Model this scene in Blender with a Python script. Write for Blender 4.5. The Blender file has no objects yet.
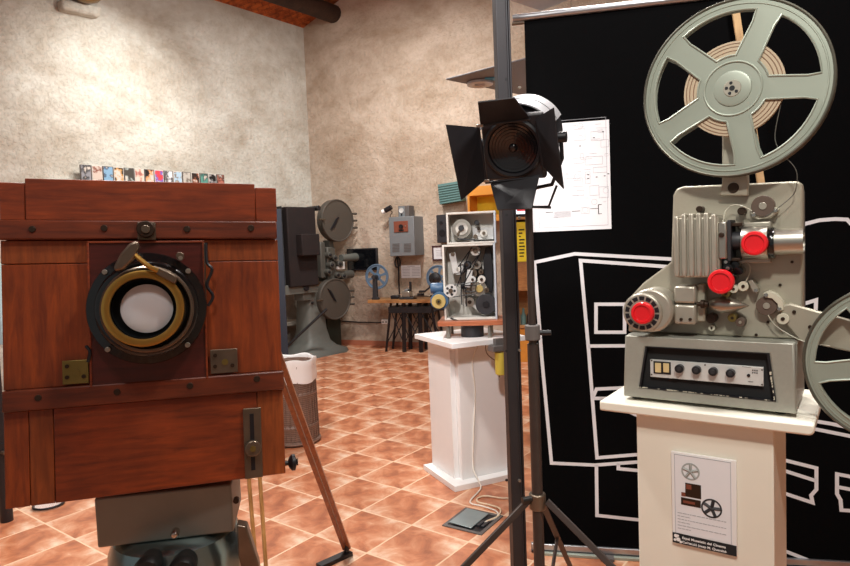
import bpy, bmesh, math, random
from mathutils import Vector, Matrix
random.seed(7)
PI = math.pi
scn = bpy.context.scene
COL = scn.collection
# ------------------------------------------------------------------ camera
F = 628.0; CP = 0.0586; CR = -0.0399; H = 1.45
cr, sr, cp, sp = math.cos(CR), math.sin(CR), math.cos(CP), math.sin(CP)
_U = Vector((0, sp, cp)); DV = Vector((0, cp, -sp)); _X = Vector((1, 0, 0))
RV = _X*cr + _U*sr; UV = _U*cr - _X*sr
EYE = Vector((0, 0, H))
cam = bpy.data.cameras.new('camera'); camo = bpy.data.objects.new('camera', cam); COL.objects.link(camo)
m = Matrix((RV, UV, -DV)).transposed().to_4x4(); m.translation = EYE
camo.matrix_world = m
cam.sensor_fit = 'HORIZONTAL'; cam.sensor_width = 36; cam.lens = F*36/850; cam.clip_start = .05
scn.camera = camo

def ray(px, py): return DV + RV*((px-425)/F) - UV*((py-283)/F)
def onz(px, py, z=0.0):
    r = ray(px, py); return EYE + r*((z-H)/r.z)
def atY(px, py, Y):
    r = ray(px, py); return EYE + r*(Y/r.y)

# ------------------------------------------------------------------ materials
def nmat(name):
    mt = bpy.data.materials.new(name); mt.use_nodes = True
    nt = mt.node_tree; b = nt.nodes['Principled BSDF']
    return mt, nt, b
def srgb(c):
    if isinstance(c, str): c = [int(c[i:i+2], 16)/255 for i in (0, 2, 4)]
    return tuple(((x/12.92) if x <= .04045 else ((x+.055)/1.055)**2.4) for x in c) + (1,)
def mat(name, c, rough=.5, metal=0, var=.12, scale=20, bump=0, emit=0, coat=0, spec=None, trans=0, bscale=None):
    mt, nt, b = nmat(name); N = nt.nodes; L = nt.links
    c = srgb(c)
    tc = N.new('ShaderNodeTexCoord'); no = N.new('ShaderNodeTexNoise'); no.inputs['Scale'].default_value = scale
    no.inputs['Detail'].default_value = 5
    L.new(tc.outputs['Object'], no.inputs['Vector'])
    mx = N.new('ShaderNodeMix'); mx.data_type = 'RGBA'
    mx.inputs[6].default_value = tuple(max(0, x*(1-var)) for x in c[:3])+(1,)
    mx.inputs[7].default_value = tuple(min(1, x*(1+var)) for x in c[:3])+(1,)
    L.new(no.outputs['Fac'], mx.inputs[0]); L.new(mx.outputs[2], b.inputs['Base Color'])
    b.inputs['Roughness'].default_value = rough; b.inputs['Metallic'].default_value = metal
    if coat: b.inputs['Coat Weight'].default_value = coat
    if spec is not None: b.inputs['Specular IOR Level'].default_value = spec
    if trans: b.inputs['Transmission Weight'].default_value = trans
    if bump:
        n2 = N.new('ShaderNodeTexNoise'); n2.inputs['Scale'].default_value = bscale or scale*3
        L.new(tc.outputs['Object'], n2.inputs['Vector'])
        bp = N.new('ShaderNodeBump'); bp.inputs['Strength'].default_value = bump; bp.inputs['Distance'].default_value = .01
        L.new(n2.outputs['Fac'], bp.inputs['Height']); L.new(bp.outputs[0], b.inputs['Normal'])
    if emit:
        L.new(mx.outputs[2], b.inputs['Emission Color']); b.inputs['Emission Strength'].default_value = emit
    return mt
def wood(name, c1, c2, axis='X', rough=.35, scale=9, coat=.2, stretch=9, spots=0):
    mt, nt, b = nmat(name); N = nt.nodes; L = nt.links
    tc = N.new('ShaderNodeTexCoord'); mp = N.new('ShaderNodeMapping')
    s = [stretch]*3; s['XYZ'.index(axis)] = 1
    mp.inputs['Scale'].default_value = s; L.new(tc.outputs['Object'], mp.inputs['Vector'])
    no = N.new('ShaderNodeTexNoise'); no.inputs['Scale'].default_value = scale; no.inputs['Detail'].default_value = 8
    no.inputs['Roughness'].default_value = .65; no.inputs['Distortion'].default_value = .6
    L.new(mp.outputs[0], no.inputs['Vector'])
    n2 = N.new('ShaderNodeTexNoise'); n2.inputs['Scale'].default_value = 6; n2.inputs['Detail'].default_value = 6
    L.new(tc.outputs['Object'], n2.inputs['Vector'])
    ra = N.new('ShaderNodeValToRGB'); ra.color_ramp.elements[0].position = .3; ra.color_ramp.elements[1].position = .72
    ra.color_ramp.elements[0].color = srgb(c1); ra.color_ramp.elements[1].color = srgb(c2)
    L.new(no.outputs['Fac'], ra.inputs[0])
    r2 = N.new('ShaderNodeValToRGB'); r2.color_ramp.elements[0].position = .34; r2.color_ramp.elements[1].position = .6
    r2.color_ramp.elements[0].color = (.5, .45, .42, 1); r2.color_ramp.elements[1].color = (1, 1, 1, 1)
    L.new(n2.outputs['Fac'], r2.inputs[0])
    mx = N.new('ShaderNodeMix'); mx.data_type = 'RGBA'; mx.blend_type = 'MULTIPLY'; mx.inputs[0].default_value = .8
    L.new(ra.outputs[0], mx.inputs[6]); L.new(r2.outputs[0], mx.inputs[7]); L.new(mx.outputs[2], b.inputs['Base Color'])
    b.inputs['Roughness'].default_value = rough; b.inputs['Coat Weight'].default_value = coat
    b.inputs['Coat Roughness'].default_value = .3
    bp = N.new('ShaderNodeBump'); bp.inputs['Strength'].default_value = .08; bp.inputs['Distance'].default_value = .005
    L.new(no.outputs['Fac'], bp.inputs['Height']); L.new(bp.outputs[0], b.inputs['Normal'])
    return mt
M = {}
M['wood_v'] = wood('mahogany_vertical', '6c2a0c', 'a84c18', 'Z', rough=.45, coat=.1)
M['wood_h'] = wood('mahogany_horizontal', '64260b', 'a04418', 'X', rough=.45, coat=.1)
M['wood_rail'] = wood('mahogany_rail', '54220f', '823818', 'X', rough=.45, coat=.1)
M['wood_light'] = wood('mahogany_light', '703210', 'a85420', 'Z', rough=.45, coat=.1)
M['wood_red'] = wood('lensboard_red', '40140f', '5a1e17', 'X', rough=.35, coat=.3)
M['wood_leg'] = wood('varnished_leg', '7a3c14', 'a8602c', 'Z', coat=.5)
M['wood_rod'] = wood('pale_rod', 'a5703a', 'c9985c', 'Z')
M['tabletop'] = wood('table_top_wood', 'a06c3a', 'c8925a', 'X', rough=.5)
M['board'] = wood('orange_board', 'a85a38', 'c67850', 'X', rough=.5)
M['log'] = wood('dark_log', '2c1d15', '4c3526', 'X', rough=.9, coat=0)
M['shelf_brown'] = wood('shelf_brown', '9a6538', 'c08850', 'X', rough=.6, coat=0)
M['batten'] = wood('batten', 'b89468', 'd8b888', 'Z', rough=.7, coat=0)
M['brown_box'] = wood('lamphouse_brown', '120606', '1e0d0c', 'Z', rough=.85, coat=0)
M['black'] = mat('black_paint', '15151a', .4)
M['black_matte'] = mat('black_matte', '141416', .75)
M['banner'] = mat('banner_fabric', '070708', .95, bump=.1, bscale=300, spec=.05)
M['barn'] = mat('barn_door', '1f1e22', .5, var=.3)
M['steel_post'] = mat('dark_steel_post', '2a282b', .5, metal=.2, var=.25, scale=6)
M['stand'] = mat('stand_tube', '3a302c', .45, metal=.2, var=.25)
M['white_line'] = mat('printed_white', 'd6d6da', .8, var=.03)
M['white'] = mat('white_melamine', 'ecebea', .45, var=.02)
M['cream'] = mat('cream_melamine', 'e9e4d6', .5, var=.02)
M['paper'] = mat('paper', 'e6e6ea', .8, var=.02)
M['ink'] = mat('ink_grey', 'a6a6ac', .9)
M['inkd'] = mat('ink_dark', '1a1a1c', .9)
M['hammer'] = mat('hammertone_grey', 'a0a096', .42, metal=.3, var=.08, scale=120, bump=.06, bscale=420)
M['hammer_d'] = mat('hammertone_plate', 'a8a292', .4, metal=.3, var=.14, scale=12, bump=.04, bscale=300)
M['ribs'] = mat('cast_grey', 'aca79a', .36, metal=.5, var=.15, scale=25)
M['reel'] = mat('reel_greygreen', '98a094', .38, metal=.25, var=.08, scale=10)
M['alu_print'] = mat('printed_grey', 'a4a8a6', .8)
M['reel_edge'] = mat('reel_worn_edge', '5b5a50', .4, metal=.5, var=.4, scale=40)
M['film'] = mat('film_roll', 'b8a78e', .6, var=.1, scale=6)
M['filmring'] = mat('film_ring', '80644e', .6)
M['strand'] = mat('film_strand', 'b8b4a4', .4)
M['strand_d'] = mat('film_strand_dark', '5a5a55', .4)
M['chrome'] = mat('chrome', 'c2c0b8', .22, metal=1, var=.1)
M['alu'] = mat('aluminium', 'b2aea4', .32, metal=.9, var=.1)
M['red'] = mat('red_plastic', 'e01420', .35, var=.04, coat=.3)
M['roller'] = mat('roller_brown', '5a4a40', .5)
M['ivory'] = mat('ivory_guide', 'c6c2b0', .5)
M['rocker'] = mat('rocker_cream', 'd8c08c', .4)
M['brass'] = mat('brass', 'b8924a', .32, metal=.9, var=.25, scale=15)
M['brass_old'] = mat('old_brass', '8a7a45', .4, metal=.8, var=.35, scale=25)
M['steel_old'] = mat('tarnished_steel', '75685a', .35, metal=.8, var=.35, scale=30)
M['lens_black'] = mat('lens_black', '101214', .18, metal=.3, coat=.5)
M['glass_reflection'] = mat('lens_painted_reflection', 'dcdee2', .1, var=.08, scale=8, coat=1)  # whitish tone is the room's reflection painted into the glass
M['screw'] = mat('screw', '3a2c22', .45, metal=.6)
M['greybox'] = mat('grey_metal_box', '7d8286', .5, metal=.3, var=.06)
M['greybox_d'] = mat('grey_metal_side', '5d5856', .6)
M['standbox'] = mat('zinc_box', '8a867c', .5, metal=.4, var=.15, scale=12)
M['bluemetal'] = mat('polished_bluish_metal', '869a9c', .22, metal=.95, var=.25, scale=7)
M['dirtymetal'] = mat('smudged_metal', '55503f', .3, metal=.8, var=.3, scale=9)
M['rubber'] = mat('black_rubber', '121110', .45)
M['silver'] = mat('silver_housing', 'c4c6ca', .35, metal=.3, var=.05)
M['darkgrey'] = mat('dark_grey', '2c2c30', .5)
M['fresnel'] = mat('fresnel_glass', '100f12', .2, coat=.5, var=.2)
M['blue'] = mat('blue_enamel', '3d5c7c', .4, var=.2)
M['panelblue'] = mat('panel_blue', '28303e', .6)
M['bluereel'] = mat('blue_reel', '66809a', .45, metal=.3, var=.15)
M['gold'] = mat('gold_face', 'c2ab6c', .4, metal=.3)
M['olive'] = mat('projector_olive', '504e48', .5, metal=.1, var=.12)
M['mag'] = mat('magazine_grey', '4c463f', .55, metal=.1, var=.1, scale=6)
M['column'] = mat('column_grey', '62645f', .55, metal=.1, var=.1)
M['greendark'] = mat('dark_green_box', '1f2a22', .6)
M['teal'] = mat('teal_louvre', '587a78', .6)
M['yellow'] = mat('yellow_panel', 'e8cf2a', .6)
M['yellow_can'] = mat('yellow_can', 'c8b44a', .4, metal=.2)
M['orange'] = mat('orange_panel', 'd08a30', .6)
M['cab'] = mat('cabinet_greige', 'd6d2ca', .6, var=.04)
M['cab_in'] = mat('cabinet_inside', 'd2cec6', .7, var=.06)
M['cab_side'] = mat('cabinet_side', 'b9c2cc', .5)
M['plate'] = mat('pale_plate', 'd2d2d0', .4, metal=.2)
M['liner'] = mat('white_plastic_liner', 'f2f2f2', .5, var=.03)
M['cord'] = mat('white_cord', 'e4ddd2', .5)
M['cord_y'] = mat('cream_cord', 'e8d2b4', .5)
M['socketgrey'] = mat('socket_lid', '8d9a9c', .4, metal=.4)
M['screen'] = mat('screen_lit', 'cfe0f0', .3, emit=1.6, var=.1)
M['screen_red'] = mat('screen_red', 'c23a40', .3, emit=.7)
M['tvglass'] = mat('tv_glass', '0b0c10', .12)
M['canopy'] = mat('canopy_grey', '6c6c70', .5)
M['canopy_w'] = mat('canopy_white', 'c4c4c4', .5)
M['cyan'] = mat('cyan_tape', '3d9ac8', .5)
M['dkred'] = mat('dark_red_frame', '45262a', .5)
M['redbrown'] = mat('red_brown_plate', '7c4230', .5, var=.2)
M['lightblue'] = mat('pale_blue_panel', '9db8c0', .6)
M['brasslamp'] = mat('bronze_lamp', '7c5c30', .35, metal=.8)
M['rail'] = mat('banner_rail', 'b2b4b8', .3, metal=.9, var=.05)

def wicker():
    mt, nt, b = nmat('wicker'); N = nt.nodes; L = nt.links
    tc = N.new('ShaderNodeTexCoord')
    w = N.new('ShaderNodeTexWave'); w.bands_direction = 'Z'; w.inputs['Scale'].default_value = 22; w.inputs['Distortion'].default_value = 1.5
    L.new(tc.outputs['Object'], w.inputs['Vector'])
    n = N.new('ShaderNodeTexNoise'); n.inputs['Scale'].default_value = 40; L.new(tc.outputs['Object'], n.inputs['Vector'])
    ra = N.new('ShaderNodeValToRGB'); ra.color_ramp.elements[0].color = srgb('4a342c'); ra.color_ramp.elements[1].color = srgb('9a7c6c')
    mt2 = N.new('ShaderNodeMath'); mt2.operation = 'MULTIPLY_ADD'; mt2.inputs[1].default_value = .5
    L.new(w.outputs['Fac'], mt2.inputs[0]); 
    m3 = N.new('ShaderNodeMath'); m3.operation = 'MULTIPLY'; m3.inputs[1].default_value = .5; L.new(n.outputs['Fac'], m3.inputs[0]); L.new(m3.outputs[0], mt2.inputs[2])
    L.new(mt2.outputs[0], ra.inputs[0]); L.new(ra.outputs[0], b.inputs['Base Color']); b.inputs['Roughness'].default_value = .6
    return mt
M['wicker'] = wicker()

def plaster(name, light, dark, u_dir, dark_patches):
    """rough hand-trowelled lime plaster; stains = list of (u0,u1,z0,z1,strength) in wall coordinates"""
    mt, nt, b = nmat(name); N = nt.nodes; L = nt.links
    tc = N.new('ShaderNodeTexCoord')
    n1 = N.new('ShaderNodeTexNoise'); n1.inputs['Scale'].default_value = 1.1; n1.inputs['Detail'].default_value = 9; n1.inputs['Roughness'].default_value = .62
    n1.inputs['Distortion'].default_value = .4
    mp = N.new('ShaderNodeMapping'); mp.inputs['Scale'].default_value = (1, 1, 1.5)
    L.new(tc.outputs['Object'], mp.inputs[0]); L.new(mp.outputs[0], n1.inputs['Vector'])
    ra = N.new('ShaderNodeValToRGB'); ra.color_ramp.elements[0].position = .32; ra.color_ramp.elements[1].position = .62
    ra.color_ramp.elements[0].color = srgb(dark); ra.color_ramp.elements[1].color = srgb(light)
    L.new(n1.outputs['Fac'], ra.inputs[0])
    n3 = N.new('ShaderNodeTexNoise'); n3.inputs['Scale'].default_value = 9; n3.inputs['Detail'].default_value = 8
    L.new(tc.outputs['Object'], n3.inputs['Vector'])
    r3 = N.new('ShaderNodeValToRGB'); r3.color_ramp.elements[0].position = .3; r3.color_ramp.elements[1].position = .55
    r3.color_ramp.elements[0].color = (.86, .82, .77, 1); r3.color_ramp.elements[1].color = (1, 1, 1, 1)
    L.new(n3.outputs['Fac'], r3.inputs[0])
    mx = N.new('ShaderNodeMix'); mx.data_type = 'RGBA'; mx.blend_type = 'MULTIPLY'; mx.inputs[0].default_value = .7
    L.new(ra.outputs[0], mx.inputs[6]); L.new(r3.outputs[0], mx.inputs[7])
    out = mx.outputs[2]
    sx = N.new('ShaderNodeSeparateXYZ')
    wob = N.new('ShaderNodeMix'); wob.data_type = 'VECTOR'; wob.inputs[0].default_value = .06
    n4 = N.new('ShaderNodeTexNoise'); n4.inputs['Scale'].default_value = 3; L.new(tc.outputs['Object'], n4.inputs['Vector'])
    add = N.new('ShaderNodeVectorMath'); add.operation = 'MULTIPLY_ADD'; add.inputs[1].default_value = (.25, .25, .25)
    L.new(n4.outputs['Color'], add.inputs[0]); L.new(tc.outputs['Object'], add.inputs[2]); L.new(add.outputs[0], sx.inputs[0])
    def rng(sock, a, c, soft):
        m1 = N.new('ShaderNodeMapRange'); m1.inputs[1].default_value = a+.125-soft; m1.inputs[2].default_value = a+.125+soft
        m2 = N.new('ShaderNodeMapRange'); m2.inputs[1].default_value = c+.125+soft; m2.inputs[2].default_value = c+.125-soft
        L.new(sock, m1.inputs[0]); L.new(sock, m2.inputs[0])
        mm = N.new('ShaderNodeMath'); mm.operation = 'MULTIPLY'; L.new(m1.outputs[0], mm.inputs[0]); L.new(m2.outputs[0], mm.inputs[1])
        return mm.outputs[0]
    for (u0, u1, z0, z1, st, colr) in dark_patches:
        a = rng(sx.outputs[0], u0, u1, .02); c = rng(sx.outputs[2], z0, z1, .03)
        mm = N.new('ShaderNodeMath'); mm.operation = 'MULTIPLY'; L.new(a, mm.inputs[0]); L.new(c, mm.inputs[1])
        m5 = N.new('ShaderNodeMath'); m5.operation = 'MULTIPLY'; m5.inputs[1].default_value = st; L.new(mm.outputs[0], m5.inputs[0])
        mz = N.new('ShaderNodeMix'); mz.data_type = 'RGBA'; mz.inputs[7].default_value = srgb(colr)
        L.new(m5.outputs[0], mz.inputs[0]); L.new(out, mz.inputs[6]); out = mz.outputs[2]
    L.new(out, b.inputs['Base Color']); b.inputs['Roughness'].default_value = .95; b.inputs['Specular IOR Level'].default_value = .15
    nb = N.new('ShaderNodeTexNoise'); nb.inputs['Scale'].default_value = 7; nb.inputs['Detail'].default_value = 8; nb.inputs['Roughness'].default_value = .55
    nb.inputs['Distortion'].default_value = .3
    L.new(tc.outputs['Object'], nb.inputs['Vector'])
    bp = N.new('ShaderNodeBump'); bp.inputs['Strength'].default_value = .5; bp.inputs['Distance'].default_value = .05
    vo = N.new('ShaderNodeTexNoise'); vo.inputs['Scale'].default_value = 26; vo.inputs['Detail'].default_value = 5; vo.inputs['Roughness'].default_value = .7
    L.new(tc.outputs['Object'], vo.inputs['Vector'])
    cl_ = N.new('ShaderNodeMapRange'); cl_.inputs[1].default_value = .5; cl_.inputs[2].default_value = .75; L.new(vo.outputs['Fac'], cl_.inputs[0])
    b2 = N.new('ShaderNodeBump'); b2.inputs['Strength'].default_value = .5; b2.inputs['Distance'].default_value = .025
    L.new(cl_.outputs[0], b2.inputs['Height']); L.new(bp.outputs[0], b2.inputs['Normal'])
    L.new(nb.outputs['Fac'], bp.inputs['Height']); L.new(b2.outputs[0], b.inputs['Normal'])
    return mt

def cover_mat(name, c1, c2, seed):
    mt, nt, b = nmat(name); N = nt.nodes; L = nt.links
    tc = N.new('ShaderNodeTexCoord'); mp = N.new('ShaderNodeMapping'); mp.inputs['Location'].default_value = (seed*3.1, seed*1.7, seed*2.3)
    L.new(tc.outputs['Object'], mp.inputs[0])
    n = N.new('ShaderNodeTexNoise'); n.inputs['Scale'].default_value = 13; n.inputs['Detail'].default_value = 3; L.new(mp.outputs[0], n.inputs['Vector'])
    ra = N.new('ShaderNodeValToRGB'); e = ra.color_ramp.elements
    e[0].position = .40; e[0].color = srgb(c1); e[1].position = .56; e[1].color = srgb(c2)
    k = e.new(.47); k.color = srgb(c1); k = e.new(.66); k.color = srgb('cfc6bc')
    L.new(n.outputs['Fac'], ra.inputs[0]); L.new(ra.outputs[0], b.inputs['Base Color']); b.inputs['Roughness'].default_value = .35
    return mt
def floor_mat():
    mt, nt, b = nmat('terracotta_tiles'); N = nt.nodes; L = nt.links
    S = .3516; YW = .6406; tx, ty = -1.755*S, 13.894*S
    tc = N.new('ShaderNodeTexCoord'); sx = N.new('ShaderNodeSeparateXYZ'); L.new(tc.outputs['Object'], sx.inputs[0])
    def mth(op, a, bb=None, c=None):
        n = N.new('ShaderNodeMath'); n.operation = op
        for i, v in enumerate((a, bb, c)):
            if v is None: continue
            if isinstance(v, (int, float)): n.inputs[i].default_value = v
            else: L.new(v, n.inputs[i])
        return n.outputs[0]
    x = mth('SUBTRACT', sx.outputs[0], tx); y = mth('SUBTRACT', sx.outputs[1], ty)
    c, s = math.cos(YW)/S, math.sin(YW)/S
    u = mth('ADD', mth('MULTIPLY', x, c), mth('MULTIPLY', y, -s))
    v = mth('ADD', mth('MULTIPLY', x, -s), mth('MULTIPLY', y, -c))
    fu = mth('FRACT', mth('ADD', u, 100)); fv = mth('FRACT', mth('ADD', v, 100))
    iu = mth('FLOOR', mth('ADD', u, 100)); iv = mth('FLOOR', mth('ADD', v, 100))
    du = mth('ABSOLUTE', mth('SUBTRACT', fu, .5)); dv = mth('ABSOLUTE', mth('SUBTRACT', fv, .5))
    d = mth('MAXIMUM', du, dv)
    g = N.new('ShaderNodeMapRange'); g.inputs[1].default_value = .483; g.inputs[2].default_value = .492; L.new(d, g.inputs[0])
    cb = N.new('ShaderNodeCombineXYZ'); L.new(fu, cb.inputs[0]); L.new(fv, cb.inputs[1])
    rnd = mth('MULTIPLY', mth('FRACT', mth('ADD', mth('MULTIPLY', iu, .37), mth('MULTIPLY', iv, .71))), 2.0)
    rnd2 = mth('MULTIPLY', mth('FLOOR', rnd), .9)
    L.new(rnd2, cb.inputs[2])
    n1 = N.new('ShaderNodeTexNoise'); n1.inputs['Scale'].default_value = 2.6; n1.inputs['Detail'].default_value = 7; n1.inputs['Distortion'].default_value = .5
    n1.inputs['Roughness'].default_value = .6
    L.new(cb.outputs[0], n1.inputs['Vector'])
    # light cloud streaks toward one edge of every tile
    edge = mth('POWER', mth('ABSOLUTE', mth('SUBTRACT', mth('MULTIPLY', mth('ADD', fu, mth('SUBTRACT', 1.0, fv)), .5), .5)), 1.3)
    f = mth('ADD', n1.outputs['Fac'], mth('MULTIPLY', edge, .62))
    n2 = N.new('ShaderNodeTexNoise'); n2.inputs['Scale'].default_value = 1.3; n2.inputs['Detail'].default_value = 3; L.new(tc.outputs['Object'], n2.inputs['Vector'])
    f = mth('ADD', f, mth('MULTIPLY', mth('SUBTRACT', n2.outputs['Fac'], .5), .12))
    ra = N.new('ShaderNodeValToRGB'); cr_ = ra.color_ramp
    cr_.elements[0].position = .36; cr_.elements[0].color = srgb('9c5c40')
    cr_.elements[1].position = .82; cr_.elements[1].color = srgb('e8cdb4')
    e = cr_.elements.new(.5); e.color = srgb('be7854')
    e = cr_.elements.new(.62); e.color = srgb('cf9472')
    L.new(f, ra.inputs[0])
    mx = N.new('ShaderNodeMix'); mx.data_type = 'RGBA'; L.new(g.outputs[0], mx.inputs[0]); L.new(ra.outputs[0], mx.inputs[6]); mx.inputs[7].default_value = srgb('e6c4a4')
    L.new(mx.outputs[2], b.inputs['Base Color'])
    ro = N.new('ShaderNodeMix'); ro.data_type = 'FLOAT'; L.new(g.outputs[0], ro.inputs[0]); ro.inputs[2].default_value = .3; ro.inputs[3].default_value = .8
    L.new(ro.outputs[0], b.inputs['Roughness'])
    hh = mth('MULTIPLY', g.outputs[0], -1.0)
    hh = mth('ADD', hh, mth('MULTIPLY', n1.outputs['Fac'], .8))
    bp = N.new('ShaderNodeBump'); bp.inputs['Strength'].default_value = .4; bp.inputs['Distance'].default_value = .003
    L.new(hh, bp.inputs['Height']); L.new(bp.outputs[0], b.inputs['Normal'])
    return mt
def brick_ceiling():
    mt, nt, b = nmat('terracotta_ceiling'); N = nt.nodes; L = nt.links
    tc = N.new('ShaderNodeTexCoord'); br = N.new('ShaderNodeTexBrick'); br.inputs['Scale'].default_value = 3.2
    br.inputs['Color1'].default_value = srgb('a8501f'); br.inputs['Color2'].default_value = srgb('c4692e'); br.inputs['Mortar'].default_value = srgb('8c4a28')
    br.inputs['Mortar Size'].default_value = .012
    L.new(tc.outputs['Object'], br.inputs['Vector'])
    n = N.new('ShaderNodeTexNoise'); n.inputs['Scale'].default_value = 12; n.inputs['Detail'].default_value = 8; L.new(tc.outputs['Object'], n.inputs['Vector'])
    ra = N.new('ShaderNodeValToRGB'); ra.color_ramp.elements[0].position = .35; ra.color_ramp.elements[0].color = (.35, .25, .2, 1); ra.color_ramp.elements[1].position = .6
    L.new(n.outputs['Fac'], ra.inputs[0])
    mx = N.new('ShaderNodeMix'); mx.data_type = 'RGBA'; mx.blend_type = 'MULTIPLY'; mx.inputs[0].default_value = .8
    L.new(br.outputs['Color'], mx.inputs[6]); L.new(ra.outputs[0], mx.inputs[7]); L.new(mx.outputs[2], b.inputs['Base Color'])
    b.inputs['Roughness'].default_value = .9
    bp = N.new('ShaderNodeBump'); bp.inputs['Strength'].default_value = .5; bp.inputs['Distance'].default_value = .03
    L.new(n.outputs['Fac'], bp.inputs['Height']); L.new(bp.outputs[0], b.inputs['Normal'])
    return mt

# ------------------------------------------------------------------ mesh helpers
class MB:
    def __init__(s): s.bm = bmesh.new()
    def quad(s, pts):
        vs = [s.bm.verts.new(Vector(p)) for p in pts]; return s.bm.faces.new(vs)
    def box(s, a, b, R=None):
        """corner a to corner b, optional rotation matrix about its centre"""
        a, b = Vector(a), Vector(b); c = (a+b)/2; h = (b-a)/2
        vs = []
        for i in (-1, 1):
            for j in (-1, 1):
                for k in (-1, 1):
                    p = Vector((h.x*i, h.y*j, h.z*k))
                    if R is not None: p = R @ p
                    vs.append(s.bm.verts.new(c+p))
        for f in ((0,1,3,2), (4,6,7,5), (0,4,5,1), (2,3,7,6), (0,2,6,4), (1,5,7,3)):
            s.bm.faces.new([vs[i] for i in f])
        return s
    def prism(s, poly, y0, y1):
        """polygon given as (x,z) extruded from y0 to y1"""
        a = [s.bm.verts.new((p[0], y0, p[1])) for p in poly]; b = [s.bm.verts.new((p[0], y1, p[1])) for p in poly]
        n = len(poly)
        s.bm.faces.new(a); s.bm.faces.new(b[::-1])
        for i in range(n): s.bm.faces.new((a[i], b[i], b[(i+1) % n], a[(i+1) % n]))
        return s
    def hexa(s, f4, b4):
        """solid from four front and four back points"""
        a = [s.bm.verts.new(Vector(p)) for p in f4]; b = [s.bm.verts.new(Vector(p)) for p in b4]
        s.bm.faces.new(a); s.bm.faces.new(b[::-1])
        for i in range(4): s.bm.faces.new((a[i], b[i], b[(i+1) % 4], a[(i+1) % 4]))
        return s
    def cyl(s, p0, p1, r, r2=None, n=24, cap=True):
        p0, p1 = Vector(p0), Vector(p1); r2 = r if r2 is None else r2
        d = (p1-p0).normalized(); t = Vector((0, 0, 1)) if abs(d.z) < .9 else Vector((1, 0, 0))
        u = d.cross(t).normalized(); v = d.cross(u)
        A = []; B = []
        for i in range(n):
            a = 2*PI*i/n; q = u*math.cos(a)+v*math.sin(a)
            A.append(s.bm.verts.new(p0+q*r)); B.append(s.bm.verts.new(p1+q*r2))
        for i in range(n): s.bm.faces.new((A[i], B[i], B[(i+1) % n], A[(i+1) % n]))
        if cap: s.bm.faces.new(A); s.bm.faces.new(B[::-1])
        return s
    def lathe(s, p0, axis, prof, n=36, closed=False):
        """profile: list of (radius, distance along axis)"""
        p0 = Vector(p0); d = Vector(axis).normalized(); t = Vector((0, 0, 1)) if abs(d.z) < .9 else Vector((1, 0, 0))
        u = d.cross(t).normalized(); v = d.cross(u); rings = []
        for (r, h) in prof:
            if r < 1e-6: rings.append([s.bm.verts.new(p0+d*h)]); continue
            rings.append([s.bm.verts.new(p0+d*h+(u*math.cos(2*PI*i/n)+v*math.sin(2*PI*i/n))*r) for i in range(n)])
        pr = list(zip(rings, rings[1:]))
        if closed: pr.append((rings[-1], rings[0]))
        for A, B in pr:
            for i in range(n):
                j = (i+1) % n
                if len(A) == 1 and len(B) == 1: continue
                if len(A) == 1: s.bm.faces.new((A[0], B[j], B[i]))
                elif len(B) == 1: s.bm.faces.new((A[i], A[j], B[0]))
                else: s.bm.faces.new((A[i], A[j], B[j], B[i]))
        return s
    def tube(s, pts, r, n=8, closed=False, cap=True):
        pts = [Vector(p) for p in pts]; m_ = len(pts); rings = []; up = None
        for i, p in enumerate(pts):
            a = pts[(i-1) % m_] if (closed or i > 0) else p; b = pts[(i+1) % m_] if (closed or i < m_-1) else p
            d = (b-a).normalized()
            if up is None:
                t = Vector((0, 0, 1)) if abs(d.z) < .9 else Vector((1, 0, 0)); up = d.cross(t).normalized()
            up = (up - d*up.dot(d)).normalized(); v = d.cross(up)
            rr = r[i] if isinstance(r, (list, tuple)) else r
            rings.append([s.bm.verts.new(p+(up*math.cos(2*PI*k/n)+v*math.sin(2*PI*k/n))*rr) for k in range(n)])
        pr = list(zip(rings, rings[1:]))
        if closed: pr.append((rings[-1], rings[0]))
        for A, B in pr:
            for k in range(n): s.bm.faces.new((A[k], A[(k+1) % n], B[(k+1) % n], B[k]))
        if cap and not closed: s.bm.faces.new(rings[0][::-1]); s.bm.faces.new(rings[-1])
        return s
    def torus(s, c, axis, R, r, n=40, k=8):
        return s.lathe(c, axis, [(R+r*math.cos(2*PI*i/k), r*math.sin(2*PI*i/k)) for i in range(k)], n, closed=True)
    def build(s, name, material, parent=None, bevel=0, smooth=35, seg=2):
        bmesh.ops.recalc_face_normals(s.bm, faces=s.bm.faces)
        me = bpy.data.meshes.new(name); s.bm.to_mesh(me); s.bm.free()
        me.materials.append(material)
        if smooth:
            for p in me.polygons: p.use_smooth = True
            me.set_sharp_from_angle(angle=math.radians(smooth))
        o = bpy.data.objects.new(name, me); COL.objects.link(o)
        if parent: o.parent = parent
        if bevel:
            b = o.modifiers.new('bevel', 'BEVEL'); b.width = bevel; b.segments = seg; b.limit_method = 'ANGLE'; b.angle_limit = math.radians(40)
            b.harden_normals = False
        return o
def spline(pts, k=8):
    """Catmull-Rom through points"""
    pts = [Vector(p) for p in pts]; P = [pts[0]]+pts+[pts[-1]]; out = []
    for i in range(1, len(P)-2):
        for j in range(k):
            t = j/k; a, b, c, d = P[i-1], P[i], P[i+1], P[i+2]
            out.append(.5*((2*b)+(c-a)*t+(2*a-5*b+4*c-d)*t*t+(3*b-a-3*c+d)*t**3))
    out.append(pts[-1]); return out
def tag(o, label, cat, group=None):
    o['label'] = label; o['category'] = cat
    if group: o['group'] = group
    return o
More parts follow.
